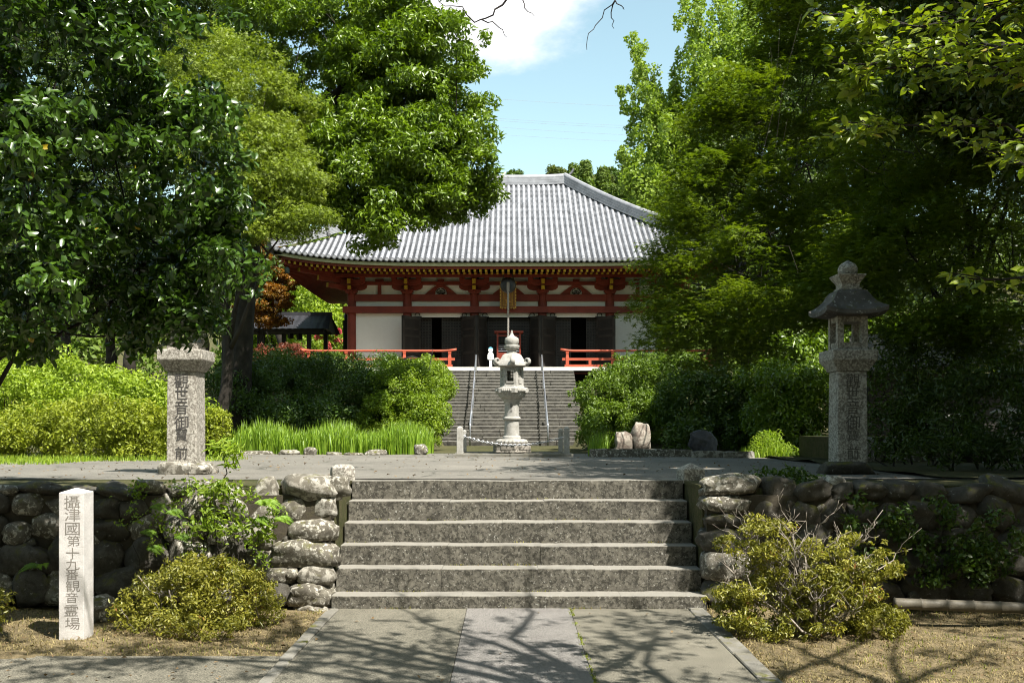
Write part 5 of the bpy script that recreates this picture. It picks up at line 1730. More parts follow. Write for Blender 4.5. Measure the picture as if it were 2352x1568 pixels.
MB().add([(7.0, 20.4, PZ + 1.62), (13.5, 20.4, PZ + 2.05), (13.5, 22.2, PZ + 2.9), (7.6, 22.2, PZ + 2.5), (7.0, 20.4, PZ + 1.70), (13.5, 20.4, PZ + 2.15), (13.5, 22.2, PZ + 3.0), (7.6, 22.2, PZ + 2.6)],
         [(3, 2, 1, 0), (4, 5, 6, 7), (0, 1, 5, 4), (1, 2, 6, 5), (2, 3, 7, 6), (3, 0, 4, 7)]).build('roof', M['boulder_dark'], tr, TB)

# power lines far behind the hall
for i, (ya_, yb_) in enumerate(((218, 246), (263, 290), (268, 295), (282, 312), (300, 326))):
    a_, b_ = P(900, ya_ - 12, 160), P(1700, yb_ + 6, 150)
    pts = [a_.lerp(b_, t) + Vector((0, 0, -2.0 * 4 * t * (1 - t) * .3)) for t in np.linspace(0, 1, 14)]
    o = MB().tube(pts, .02, 4).build('power_line', M['wire'], None, tuple((a_ + b_) / 2))
    tag(o, ('topmost', 'second', 'third', 'fourth', 'lowest')[i] + ' of the five faint power lines crossing the sky', 'power line', 'power lines across the sky')

# ------------------------------------------------------------------ gaps in the canopy
GAPS += [(P(935, 900, 24.6), .55), (P(975, 940, 24.6), .55), (P(985, 880, 26.5), .45), (P(1610, 290, 18), .6), (P(1580, 570, 17.2), .45), (P(1640, 800, 16.6), .5), (P(1700, 700, 16), .5), (P(1520, 700, 17.4), .4), (P(1830, 640, 15.5), .4), (P(1700, 800, 16.3), .4), (P(1550, 480, 17.6), .5), (P(1690, 300, 17.5), .5), (P(1430, 900, 24.5), .8), (P(1390, 950, 24), .7), (P(2150, 90, 5.1), .6), (P(2000, 120, 5.3), .5), (P(2280, 150, 4.9), .5), (P(2150, 290, 5.1), .5), (P(2000, 295, 5.3), .4), (P(2290, 640, 4.6), .35), (P(2250, 50, 5.3), .5), ((-1.3, 9.7, .3), .75), ((-.4, 9.7, .5), .75), ((.5, 9.9, .6), .6), ((-1.2, 10.6, 1.1), .8), ((0, 10.8, 1.2), .7), ((-3.65, 8.3, .2), .3), ((-3.65, 8.3, .7), .32), ((-3.65, 8.3, 1.15), .3), (P(400, 1380, 8.6), .45), (P(520, 1380, 8.7), .45), ((-2.2, 9.6, .35), .5), ((-2.2, 9.6, .9), .5), ((-2.9, 9.6, .9), .3), (P(420, 950, 12.1), .5), (P(420, 880, 12.1), .5), (P(420, 1030, 12.1), .5), (P(420, 1070, 12.1), .5),
         ((P(1455, 1000, 19.4)), .55), ((lx, LY, 2.6), .55), ((lx, LY, 1.7), .5), ((2.8, 8.3, .7), .9), ((3.6, 8.2, .5), .5), ((2.3, 8.0, .2), .5), (P(1800, 1030, 18.6), .8), (P(1430, 880, 24), .7), ((4.3, 7.3, 0), .55), ((3.1, 7.2, 0), .5),
         (P(1840, 930, 22), .6), ((0.4, 10, .9), 1.2), ((1.0, 10.6, 1), .6), (P(1850, 640, 12.6), .35), (P(1650, 650, 15.5), .4)]

# ------------------------------------------------------------------ trees
# camellia close by on the left
cam_lobes = [lobe(505, 590, 8.3, 55, 55, .3), lobe(490, 500, 8.3, 60, 60, .3), lobe(400, 640, 8.4, 100, 60, .4), lobe(390, 720, 8.3, 90, 45, .35), lobe(440, 560, 8.4, 90, 70, .4), lobe(330, 770, 8.2, 70, 26, .3), lobe(150, 130, 7.7, 250, 190, .8), lobe(400, 150, 8.0, 150, 170, .6), lobe(455, 400, 7.9, 105, 130, .5), lobe(180, 400, 7.4, 230, 170, .8), lobe(330, 590, 7.7, 200, 110, .6),
             lobe(80, 640, 7.2, 150, 130, .7), lobe(420, 680, 8.0, 80, 70, .4), lobe(220, 730, 7.6, 130, 60, .4), lobe(30, 790, 7.3, 90, 45, .4), lobe(-180, 300, 7.6, 220, 330, .9), lobe(200, -180, 8.0, 340, 190, .9), lobe(-150, 680, 7.4, 150, 160, .7)]
camellia = make_tree('camellia_tree', 'glossy dark camellia tree overhanging the wall and the lantern', (-4.9, 7.9, 0), cam_lobes, M['camellia'], 34000, .084, .042, 1, k=380, size=.20, tmpl=T_OVATE, trunk_r=.07, limbs=7,
                     up=.5, out=.5, rand=.75, droop=.35, flat=.6, off=.4, trunk_top=(-4.3, 7.8, 3.6))
# big broad-leaved evergreen in front of the hall roof
ev_lobes = [lobe(1060, 445, 22.8, 78, 58, .9), lobe(985, 470, 22.5, 70, 40, .8), lobe(1000, 400, 22.6, 80, 60, .9), lobe(870, 480, 22, 90, 60, 1.0), lobe(800, 350, 22.5, 110, 90, 1.2), lobe(900, 350, 22, 110, 80, 1.2), lobe(980, 330, 22.5, 90, 70, 1.0), lobe(770, 470, 22.3, 60, 45, .8), lobe(900, 150, 23, 130, 90, 1.4), lobe(830, 80, 23.5, 170, 120, 1.76), lobe(1000, 130, 23, 110, 90, 1.28), lobe(1050, 230, 23.5, 75, 55, 0.96), lobe(930, 260, 22.5, 130, 90, 1.44), lobe(1060, 390, 23, 78, 85, 0.96), lobe(960, 420, 22.5, 95, 75, 1.12), lobe(830, 420, 22, 100, 90, 1.20),
            lobe(760, 260, 23.5, 120, 110, 1.44), lobe(1070, 335, 23.5, 62, 50, 0.72), lobe(850, 520, 21.8, 62, 48, 0.64), lobe(960, 30, 23.5, 90, 70, 1.20), lobe(640, 60, 24.5, 130, 110, 1.60), lobe(800, -130, 24.5, 260, 130, 2.24), lobe(1090, 440, 22.8, 46, 50, 0.56), lobe(700, 420, 23.5, 90, 90, 1.12)]
make_tree('evergreen_oak', 'huge rounded bright green evergreen tree spreading over the hall roof', (P(556, 0, 24.5).x, 24.5, 1.3), ev_lobes, M['camphor'], 140000, .145, .056, 2, k=700, size=.38, trunk_r=.34, limb_from=.72, limbs=14,
          lean=[P(548, 1000, 24.5), P(548, 930, 24.5), P(552, 830, 24.5), P(560, 720, 24.5), P(572, 600, 24.5), P(588, 500, 24.5), P(612, 420, 24.5), P(660, 330, 24.2), P(740, 240, 24), P(820, 180, 23.5)], up=.5, out=.6, rand=.8, flat=.55)
# olive maple behind the camellia
om_lobes = [lobe(710, 500, 20.5, 46, 26, .6), lobe(700, 410, 20.8, 50, 40, .7), lobe(620, 360, 21, 90, 60, .9), lobe(560, 330, 21.5, 110, 90, 1.3), lobe(640, 440, 21, 90, 70, 1.1), lobe(520, 480, 20.5, 80, 70, 1), lobe(660, 510, 20.5, 70, 36, .8), lobe(560, 200, 22, 90, 90, 1.2), lobe(650, 260, 22, 80, 80, 1.1), lobe(555, 540, 20.5, 50, 30, .7), lobe(470, 300, 21.5, 80, 120, 1.2), lobe(450, 130, 22.5, 110, 100, 1.4)]
make_tree('olive_maple', 'yellowish olive maple between the camellia and the hall roof', (P(500, 0, 21.8).x, 21.8, 1.15), om_lobes, M['olive_maple'], 62000, .095, .075, 3, k=420, size=.34, tmpl=T_STAR, trunk_r=.16, flat=.5, limbs=9, up=.7, out=.4, rand=.7)
# ginkgo
def gk_extra():
    rg = np.random.default_rng(44)
    out = []
    shoots = [((1600, 470), (1455, 70)), ((1560, 430), (1428, 200)), ((1640, 330), (1560, -60)), ((1700, 400), (1640, -80)), ((1520, 480), (1428, 345)), ((1540, 330), (1462, 110)), ((1600, 520), (1470, 330)), ((1660, 300), (1600, -20)),
              ((1760, 300), (1720, -90)), ((1580, 400), (1500, 190)), ((1560, 520), (1490, 420)), ((1650, 500), (1560, 300)), ((1680, 200), (1680, -120)), ((1620, 420), (1545, 160)), ((1500, 440), (1445, 400))]
    for (x0, y0), (x1, y1) in shoots:
        Y = 44 + rg.uniform(-2, 2)
        for t in np.linspace(0, 1, 26):
            r = .72 * (1.15 - .75 * t)
            bend = 14 * math.sin(3.1 * t)
            p = P(x0 + (x1 - x0) * t - bend + rg.normal() * (5 + 16 * (1 - t)), y0 + (y1 - y0) * t + rg.normal() * 11, Y + rg.normal() * .7)
            out.append((p.x, p.y, p.z, r * rg.uniform(.35, 1.1), r * .8, r * rg.uniform(.5, 1.3)))
    return np.array(out)
make_tree('ginkgo_tree', 'tall pale green ginkgo with upswept shoots against the sky', (P(1650, 0, 45).x, 45, 3), [lobe(1620, 430, 45, 110, 110, 2), lobe(1700, 250, 45, 90, 150, 2), lobe(1540, 470, 44, 80, 60, 1.2), lobe(1760, 100, 45, 90, 150, 2)], M['ginkgo'], 90000, .15, .14, 4, k=150, size=.5, tmpl=T_FAN, trunk_r=.3, limbs=8, extra=gk_extra(), up=.3, out=.4, rand=.9, bark='bark')
# maples on the right, layered sprays
mp_lobes = [lobe(1595, 500, 18, 65, 50, .8), lobe(1690, 330, 18, 120, 80, 1.3), lobe(1640, 255, 18.5, 75, 45, .9), lobe(1850, 190, 17.5, 150, 120, 1.5), lobe(1640, 450, 17.5, 150, 90, 1.3), lobe(1860, 400, 17, 190, 130, 1.5), lobe(1580, 580, 17.5, 110, 75, 1.1), lobe(1760, 590, 16.5, 160, 90, 1.3),
            lobe(1540, 700, 17.5, 70, 60, .9), lobe(1700, 720, 16.5, 150, 80, 1.2), lobe(1960, 560, 16, 190, 120, 1.4), lobe(1900, 700, 15.5, 140, 70, 1.1), lobe(1640, 800, 17, 120, 50, 1.0), lobe(1880, 60, 18, 150, 110, 1.6), lobe(1880, -100, 18, 170, 110, 1.6), lobe(1520, 760, 17.8, 45, 50, .6), lobe(1500, 630, 18, 50, 45, .6)]
make_tree('green_maple', 'wide dark green maple with layered sprays hiding the hall corner', (P(1706, 0, 26).x, 26, 1.7), mp_lobes, M['maple'], 92000, .105, .105, 5, k=520, size=.46, tmpl=T_STAR, trunk_r=.13, flat=.34, limbs=14, up=1.3, out=.3, rand=.38, droop=.5)
mp2 = [lobe(2100, 330, 14.5, 190, 130, 1.4), lobe(2250, 480, 14, 170, 130, 1.3), lobe(2080, 560, 13.8, 150, 90, 1.0), lobe(2280, 700, 13.5, 150, 90, 1.1), lobe(2330, 250, 15, 190, 170, 1.5), lobe(2130, 100, 15.5, 210, 150, 1.6), lobe(2130, 740, 14, 100, 60, .8), lobe(2400, 100, 15, 200, 170, 1.6), lobe(2300, 850, 14.5, 110, 60, .9)]
make_tree('green_maple', 'dark shaded maple behind the square lantern at the frame edge', (P(2230, 0, 15.5).x, 15.6, PZ), mp2, M['maple'], 62000, .10, .10, 6, k=420, size=.44, tmpl=T_STAR, trunk_r=.12, flat=.34, limbs=12, up=1.3, out=.3, rand=.38, droop=.5)
# tall evergreen whose high crown shades the right-hand side
te = [((5.2, 8.6, 7.3), (1.6, 1.5, .7)), ((4.7, 10.3, 7.6), (1.5, 1.4, .7)), ((6.0, 10.2, 8.2), (1.6, 1.5, .8)), ((6.9, 7.4, 7.0), (1.6, 1.3, .9)), ((5.6, 7.6, 7.8), (1.3, 1.0, .7)), ((8.4, 6.4, 7.4), (1.6, 1.4, 1.0)), ((6.4, 9.0, 8.4), (1.6, 1.3, .8)), ((7.4, 11.0, 9.0), (1.8, 1.6, .9)), ((9.2, 10.5, 9.6), (3.0, 3.0, 2.0)), ((12.5, 13.5, 11.5), (3.6, 3.4, 2.6)), ((11.5, 9.0, 8.0), (2.8, 2.6, 1.8)), ((7.6, 12.6, 10.6), (2.6, 2.4, 1.8)), ((14.5, 17, 12), (3.6, 3.6, 2.8)), ((11, 17.5, 13.5), (3.5, 3.5, 2.5)), ((8.2, 8.2, 7.2), (1.9, 1.6, 1.1)), ((8.6, 15.5, 12.5), (2.6, 2.4, 1.8))]
make_tree('tall_evergreen', 'dense tall evergreen at the frame edge shading the corner', (9.6, 12.2, PZ), te, M['dark_tree'], 120000, .17, .095, 7, k=600, size=.75, trunk_r=.34, limbs=12, off=1.0)
te2 = [((6.0, 10.6, 6.2), (1.7, 1.4, .9)), ((7.6, 11.6, 5.2), (1.6, 1.5, .9)), ((5.4, 12.2, 7.6), (1.5, 1.4, .8)), ((7.4, 9.6, 6.6), (1.5, 1.3, .8)), ((6.9, 13.2, 6.4), (1.8, 1.4, 1.0))]
make_tree('young_evergreen', 'dark leaved young evergreen behind the cherry sprays', (7.4, 11.4, PZ), te2, M['dark_tree'], 46000, .12, .062, 8, k=300, size=.38, trunk_r=.12, limbs=8, off=.8)
# filler trees and woods behind
bgrng = np.random.default_rng(90)
BG = [('broadleaf_tree', 'leafy tree closing the gap behind the maple top', (1930, 190, 37, 230, 230), 'dark_tree', 30000), ('broadleaf_tree', 'leafy tree deep behind the cherry sprays', (2180, 260, 38, 260, 260), 'dark_tree', 30000), ('broadleaf_tree', 'leafy tree high behind the camellia top', (150, 60, 40, 260, 200), 'dark_tree', 22000), ('broadleaf_tree', 'dark broadleaf tree filling the gap left of the bright evergreen', (300, 250, 34, 240, 260), 'dark_tree', 26000), ('broadleaf_tree', 'dark broadleaf tree low behind the camellia stems', (250, 640, 30, 260, 150), 'dark_tree', 20000),
      ('broadleaf_tree', 'shaded broadleaf tree behind the trunk of the bright evergreen', (470, 620, 36, 150, 150), 'dark_tree', 15000), ('broadleaf_tree', 'green broadleaf tree far behind the bright evergreen trunk', (640, 380, 52, 160, 170), 'camphor', 14000),
      ('broadleaf_tree', 'bright grove tree behind the pavilion and hall corner', (720, 690, 56, 110, 90), 'azalea_light', 14000), ('broadleaf_tree', 'pale grove tree behind the orange maple', (620, 720, 60, 130, 110), 'weed', 12000),
      ('broadleaf_tree', 'broadleaf tree behind the dark layered maple', (1800, 480, 34, 280, 360), 'dark_tree', 34000), ('broadleaf_tree', 'broadleaf tree deep in the shaded woods by the frame edge', (2180, 450, 32, 320, 420), 'dark_tree', 40000),
      ('broadleaf_tree', 'sunlit low tree behind the shrubs beside the square lantern', (1850, 800, 29, 150, 70), 'camphor', 12000), ('broadleaf_tree', 'sunlit low tree seen through the stems at the frame edge', (2200, 800, 27, 200, 90), 'camphor', 14000),
      ('broadleaf_tree', 'tall dark tree between the camellia top and the evergreen', (520, 40, 38, 170, 170), 'dark_tree', 16000), ('broadleaf_tree', 'dark tree far to the side behind the camellia', (60, 250, 36, 300, 400), 'dark_tree', 30000)]
for i, (nm, lb, (x, y, Y, rx, ry), mt, n) in enumerate(BG):
    ls = []
    for q in range(7):
        ls.append(lobe(x + bgrng.uniform(-.6, .6) * rx, y + bgrng.uniform(-.6, .6) * ry, Y + bgrng.uniform(-1.5, 1.5), rx * bgrng.uniform(.4, .6), ry * bgrng.uniform(.35, .55)))
    gz = bank(P(x, 0, Y).x, Y) if Y < 58 else hillf(P(x, 0, Y).x, Y)
    make_tree(nm, lb, (P(x, 0, Y).x, Y, gz - .1), ls, M[mt], n, .17 * max(1, Y / 36), .09 * max(1, Y / 36), 200 + i, k=170, size=.55 * Y / 34, trunk_r=.22, limbs=6, group='background trees')
# orange and red maples by the pavilion
make_tree('orange_maple', 'orange tinged maple spray above the black pavilion roof', (P(585, 0, 41).x, 41, 3.2), [lobe(610, 600, 41, 60, 55, 1.2), lobe(600, 690, 40.5, 62, 34, 1), lobe(640, 660, 41, 40, 50, .8), lobe(620, 735, 40.5, 50, 12, .6)], M['orange_maple'], 14000, .10, .10, 31, k=110, size=.32, flat=.35, tmpl=T_FAN, trunk_r=.08, limbs=5, up=1.0, out=.3)
make_bush('red_maple', 'low dome of dark red maple leaves beside the railing', (P(640, 0, 37.8).x, 37.8, 3.3), [lobe(640, 815, 37.8, 62, 17, .8), lobe(610, 822, 37.6, 40, 14, .6), lobe(665, 806, 37.8, 25, 10, .5)], M['red_maple'], 7000, .09, .05, 32, k=60, size=.22, stems=3, cat='maple', up=.9, out=.4)
make_bush('flowering_shrub', 'shrub with pink flowers behind the hall corner', (P(755, 0, 52).x, 52, 3.4), [lobe(752, 780, 52, 36, 40, 1), lobe(770, 800, 52, 26, 26, .8), lobe(700, 810, 51, 55, 30, .9)], M['shrub_bright'], 9000, .14, .07, 33, k=60, size=.4, stems=3)
fl = bpy.data.objects['flowering_shrub']
rng = np.random.default_rng(34)
cl = lobe_clumps(rng, [lobe(758, 775, 51.2, 32, 30, .4)], 14, .17)
c, nr_, ax, rn = clump_leaves(rng, cl, 700, carving=False)
o = place('blossom', leaf_mesh('blossom', c, nr_, ax, .10, .09, rn, M['pink_flower'], T_DIAMOND, tuple(WLOC[fl.name])), fl, WLOC[fl.name]); o['kind'] = 'stuff'

# wood on the hill behind the roof: cedars and round crowns
HT = [('cedar_tree', 'pointed cedar closest to the ridge end on the hillside', 1345, 425, 74, 30, 52), ('cedar_tree', 'pointed cedar standing second from the ridge end', 1385, 432, 76, 30, 45), ('cedar_tree', 'tall broad cedar between roof slope and ginkgo', 1440, 440, 70, 42, 62), ('cedar_tree', 'small pointed cedar top over the ridge', 1318, 415, 78, 18, 40), ('cedar_tree', 'cedar half hidden behind the roof slope', 1410, 470, 72, 34, 40), ('cedar_tree', 'cedar next to the maple edge above the hip', 1490, 460, 74, 34, 60)]
for i, (nm, lb, x, y, Y, rx, ry) in enumerate(HT):
    top = P(x, y - ry, Y); bot = P(x, y + ry * 1.6, Y)
    ext = []
    rg = np.random.default_rng(300 + i)
    for q in range(130):
        t = rg.random() ** .75
        rr = S(rx, Y) * t * rg.uniform(.55, 1.0)
        a = rg.random() * 6.283
        zc = top.z + (bot.z - top.z) * t
        ext.append((top.x + rr * math.cos(a), Y + rr * math.sin(a), zc, .45, .45, .32))
    gz = hillf(top.x, Y)
    make_tree(nm, lb, (top.x, Y, gz - .2), [((top.x, Y, (top.z + bot.z) / 2), (.3, .3, 1.0))], M['cedar'], 9000, .30, .12, 310 + i, k=4, size=.4, trunk_r=.2, limbs=2, extra=np.array(ext), group='cedars on the hillside', up=.2, out=.8, rand=.5, trunk_top=tuple(top - Vector((0, 0, .5))))
HB2 = [('tall feathery round tree on the skyline just over the ridge end', 1285, 402, 100, 26, 16, 'hill_leaf'), ('small round tree on the skyline over the roof ridge centre', 1180, 404, 105, 14, 9, 'shrub'), ('brownish round crown on the skyline left of the cedars', 1375, 412, 105, 26, 20, 'hill_leaf'),
       ('rounded skyline crown by the ginkgo edge', 1415, 405, 110, 30, 18, 'shrub'), ('dull crown on the slope among the cedars', 1400, 440, 98, 30, 26, 'hill_leaf'),
       ('low crown against the hill over the ridge end', 1320, 425, 100, 30, 22, 'hill_leaf'), ('crown on the hillside behind the ginkgo stem', 1480, 420, 108, 40, 24, 'shrub'), ('crown low on the hillside left over the ridge', 1150, 425, 104, 40, 12, 'shrub')]
for i, (lb, x, y, Y, rx, ry, mt) in enumerate(HB2):
    rg = np.random.default_rng(400 + i)
    ls = [lobe(x + rg.uniform(-.5, .5) * rx, y + rg.uniform(-.4, .5) * ry, Y + rg.uniform(-1, 1), rx * .55, ry * .55) for _ in range(6)]
    c = P(x, y, Y)
    make_tree('hill_tree', lb, (c.x, Y, min(hillf(c.x, Y), c.z - 2)), ls, M[mt], 5000, .34, .2, 420 + i, k=60, size=.5, trunk_r=.18, limbs=4, group='skyline trees on the hill')
rg = np.random.default_rng(66)
cl = []
for i in range(700):
    x, y = rg.uniform(-75, 75), rg.uniform(60, 112)
    z = hillf(x, y) + rg.uniform(.2, 2.6)
    r = rg.uniform(.8, 1.7)
    cl.append((x, y, z, r, r, r * .9))
c, nr_, ax, rn = clump_leaves(rg, np.array(cl), 60000, carving=False, off=.25)
tag(place('hillside_forest', leaf_mesh('hillside_forest', c, nr_, ax, .55 * rg.uniform(.7, 1.3, len(c)), .32, rn, M['cedar'])), 'dense green forest covering the hillside far behind the hall', 'forest', kind='stuff')

# unseen woods added behind and beside the viewpoint to block low sky light
rg = np.random.default_rng(67)
cl = []
for i in range(760):
    a = rg.uniform(-.65, math.pi + .25)
    d = rg.uniform(9, 17)
    x, y = d * 1.25 * math.cos(a), 1.5 - d * math.sin(a)
    r = rg.uniform(.8, 1.6)
    cl.append((x, y, rg.uniform(.6, 15.5) if a > .3 else rg.uniform(.6, 9), r, r, r * .8))
c, nr_, ax, rn = clump_leaves(rg, np.array(cl), 70000, off=1)
tag(place('grove', leaf_mesh('grove', c, nr_, ax, .42 * rg.uniform(.7, 1.3, len(c)), .26, rn, M['dark_tree'])), 'unseen woods added behind the viewpoint to block sky light', 'woods', kind='stuff')

# ------------------------------------------------------------------ hedges and shrubs round the plaza
make_bush('azalea_hedge', 'long bright green azalea mound behind the olive hedge', (-7.5, 19.6, PZ), [lobe(60, 930, 19.6, 150, 95, 1.2), lobe(200, 915, 19.6, 130, 80, 1.1), lobe(310, 940, 19.4, 110, 75, 1.0), lobe(400, 960, 19.4, 70, 60, .8), lobe(-120, 920, 19.6, 150, 105, 1.2), lobe(130, 875, 20.6, 120, 60, 1.0), lobe(10, 850, 21, 110, 60, 1)], M['azalea_light'], 42000, .085, .042, 51, k=330, size=.26, stems=8, cat='hedge')
make_bush('azalea_hedge', 'olive green clipped azalea hedge behind the sunlit lantern shaft', (-6.6, 17.9, PZ), [lobe(90, 1005, 17.9, 90, 65, .8), lobe(200, 985, 17.9, 110, 75, .9), lobe(310, 995, 17.9, 100, 70, .8), lobe(390, 1000, 17.9, 60, 62, .7), lobe(-40, 1010, 17.6, 90, 70, .8), lobe(10, 985, 17.4, 50, 40, .5)], M['azalea_olive'], 32000, .07, .035, 52, k=300, size=.20, stems=8, cat='hedge')
make_bush('azalea_bush', 'small olive azalea dome between lantern shaft and sapling', (P(475, 0, 18.2).x, 18.2, PZ), [lobe(478, 995, 18.2, 44, 52, .4)], M['azalea_olive'], 6500, .07, .035, 53, k=60, size=.18, stems=4)
make_bush('dark_shrub', 'dark shaded shrub mass behind the iris bed', (P(670, 0, 26).x, 26, 1.5), [lobe(560, 920, 25, 90, 90, 1.1), lobe(660, 900, 26, 110, 80, 1.2), lobe(770, 890, 27, 110, 60, 1.2), lobe(700, 960, 24, 130, 50, .8), lobe(820, 930, 25.5, 70, 60, .8), lobe(620, 850, 30, 100, 40, 1.4), lobe(740, 855, 31, 100, 36, 1.4), lobe(860, 850, 31, 80, 30, 1.2)], M['shrub'], 62000, .09, .04, 54, k=520, size=.27, stems=8)
make_bush('round_bush', 'rounded sunlit bush beside the hall steps', (P(925, 0, 25.5).x, 25.5, 1.3), [lobe(930, 905, 25.5, 84, 66, 1.0), lobe(965, 955, 25, 62, 60, .8), lobe(890, 955, 25, 60, 50, .8), lobe(985, 890, 27, 52, 50, .8), lobe(960, 860, 29, 62, 36, .9), lobe(985, 990, 24.6, 28, 34, .5)], M['shrub_bright'], 58000, .075, .034, 55, k=460, size=.19, stems=7)
make_bush('broad_bush', 'broad green bush on the shaded side of the hall steps', (P(1420, 0, 25).x, 25, 1.3), [lobe(1388, 922, 25, 70, 72, 1.0), lobe(1465, 905, 25.5, 90, 88, 1.1), lobe(1400, 980, 24, 72, 50, .8), lobe(1500, 970, 24.5, 80, 60, .9), lobe(1480, 855, 28, 70, 40, 1.0), lobe(1550, 875, 27, 70, 70, 1.0)], M['shrub_mid'], 58000, .082, .038, 56, k=460, size=.2, stems=7)
make_bush('broad_bush', 'dark shrub bank behind the slate rock', (P(1650, 0, 23).x, 23, 1.3), [lobe(1600, 930, 23.5, 80, 80, .9), lobe(1680, 920, 23.5, 90, 80, .9), lobe(1630, 1000, 22.4, 100, 40, .6), lobe(1700, 990, 22.6, 60, 44, .6)], M['shrub'], 22000, .10, .045, 57, k=220, size=.26, stems=6)
make_bush('broad_bush', 'glossy pale lit shrub just beside the square lantern shaft', (P(1840, 0, 21.5).x, 21.5, 1.25), [lobe(1800, 930, 21.5, 80, 80, .8), lobe(1870, 920, 21.5, 70, 90, .8), lobe(1830, 990, 21, 90, 40, .6), lobe(1760, 880, 22.5, 60, 50, .8)], M['camphor'], 20000, .10, .045, 58, k=220, size=.25, stems=6)
make_bush('thin_shrub', 'thin dark leaved shrub beside the shaded lantern', (P(2080, 0, 14.5).x, 14.5, PZ), [lobe(2080, 860, 14.5, 90, 110, .7), lobe(2150, 950, 14, 90, 80, .6), lobe(2050, 980, 14, 60, 60, .5)], M['dark_tree'], 6500, .085, .035, 59, k=110, size=.22, stems=9, stem_r=.016)
make_bush('thin_shrub', 'thin dark leaved shrub at the frame edge before the stone bed', (P(2280, 0, 13).x, 13, PZ), [lobe(2260, 930, 13, 110, 110, .7), lobe(2340, 1000, 12.6, 90, 70, .6), lobe(2180, 1010, 12.6, 70, 60, .5)], M['dark_tree'], 6000, .085, .03, 60, k=110, size=.2, stems=9, stem_r=.014)
make_bush('low_shrub', 'low green leafy shrub on top of the shaded wall', (P(1800, 0, 10.4).x, 10.4, PZ), [lobe(1790, 1095, 10.4, 70, 22, .2), lobe(1850, 1120, 10.1, 50, 26, .2)], M['shrub'], 900, .05, .03, 61, k=40, size=.08, stems=4, stem_r=.006)
make_bush('wall_creeper', 'green creeper hanging on the shaded wall under the lantern', (P(2010, 0, 9.5).x, 9.5, .3), [lobe(2040, 1260, 9.5, 90, 60, .12), lobe(2120, 1200, 9.5, 90, 70, .12), lobe(2200, 1310, 9.4, 90, 50, .12), lobe(1960, 1180, 9.5, 60, 40, .1), lobe(2280, 1250, 9.4, 80, 70, .12)], M['shrub'], 2600, .055, .035, 62, k=80, size=.09, stems=4, stem_r=.006, cat='creeper')

# ------------------------------------------------------------------ iris bed, weeds, ferns, saplings
rng = np.random.default_rng(70)
n = 5200
bx = rng.uniform(P(525, 0, 21).x, P(985, 0, 21).x, n); by = rng.uniform(20.45, 22.6, n)
h = rng.uniform(.42, .78, n) * np.clip(.75 + .35 * np.sin(bx * 2.1) ** 2, 0, 1.1)
pos = np.stack([bx, by, np.full(n, PZ - .02)], 1)
tag(place('iris_leaves', blades(rng, pos, h, rng.uniform(.022, .04, n), .45, M['iris'], 'iris_leaves', 4)), 'bed of upright bright green iris leaves along the plaza edge', 'iris bed', kind='stuff')
n = 2600
t_ = rng.random(n)
xv, yv = 1725 + 190 * rng.random(n), 1052 - 8 * rng.random(n)
pos = np.stack([(xv - CX) * 18.7 / F, 18.4 + rng.random(n) * 1.4, np.full(n, PZ - .01)], 1)
tag(place('weed_tuft', blades(rng, pos, rng.uniform(.08, .30, n) * np.clip(1.5 - np.abs(xv - 1775) / 60, .45, 1.5), rng.uniform(.012, .024, n), .7, M['weed'], 'weed_tuft', 3)), 'bright yellow green weeds growing beyond the kerb blocks', 'weeds', kind='stuff')
make_bush('weed_clump', 'upright bright weed clump behind the kerb end', (P(1770, 0, 19).x, 19, PZ), [lobe(1768, 1015, 19, 34, 26, .25), lobe(1800, 1030, 19, 30, 16, .25)], M['weed'], 1600, .06, .018, 72, k=50, size=.1, stems=3, stem_r=.005, cat='weeds', up=.2)
n = 200
pos = np.stack([rng.uniform(P(1352, 0, 19.3).x, P(1400, 0, 19.3).x, n), rng.uniform(19.2, 19.6, n), np.full(n, PZ)], 1)
tag(place('grass_tuft', blades(rng, pos, rng.uniform(.25, .6, n), rng.uniform(.012, .02, n), .5, M['iris'], 'grass_tuft', 4)), 'tall grass tuft beside the standing brown rock', 'grass', kind='stuff')
# low grass along the foot of the hedge on the left and along edges
n = 3200
pos = np.stack([rng.uniform(-9.2, -4.6, n), 16.7 + rng.random(n) ** 2 * 1.2, np.full(n, PZ - .01)], 1)
far = rng.random(n) < .45
pos[far, 0] = rng.uniform(-9.3, -7.0, far.sum()); pos[far, 1] = rng.uniform(15.2, 17.2, far.sum())
tag(place('verge_grass', blades(rng, pos, rng.uniform(.05, .16, n), rng.uniform(.01, .02, n), .8, M['weed'], 'verge_grass', 2)), 'short bright grass along the foot of the azalea hedge', 'grass', kind='stuff')
# dry grass and litter on the lower ground
n = 60000
gx = np.where(rng.random(n) < .5, rng.uniform(-6.0, -1.75, n), rng.uniform(1.9, 6.5, n)); gy = rng.uniform(5.5, 9.6, n)
ok = ~((gx < 0) & (gy < 7.62)); gx, gy = gx[ok], gy[ok]
cov = np.array([mnoise.noise(Vector((a * 1.6, b * 1.6, 7))) for a, b in zip(gx, gy)])
k = cov + rng.random(len(gx)) * .7 > .12; gx, gy = gx[k], gy[k]
gz = np.array([lawn(a, b) for a, b in zip(gx, gy)]) - .02
m = len(gx)
tag(place('dry_grass', blades(rng, np.stack([gx, gy, gz], 1), rng.uniform(.02, .065, m), rng.uniform(.004, .010, m), 2.6, M['dry_grass'], 'dry_grass', 2)), 'short straw coloured dry grass beside the path', 'grass', kind='stuff')
n = 7000
gx = np.where(rng.random(n) < .4, rng.uniform(-6.0, -1.75, n), rng.uniform(1.9, 6.5, n)); gy = rng.uniform(5.5, 9.6, n)
ok = ~((gx < 0) & (gy < 7.62)); gx, gy = gx[ok], gy[ok]
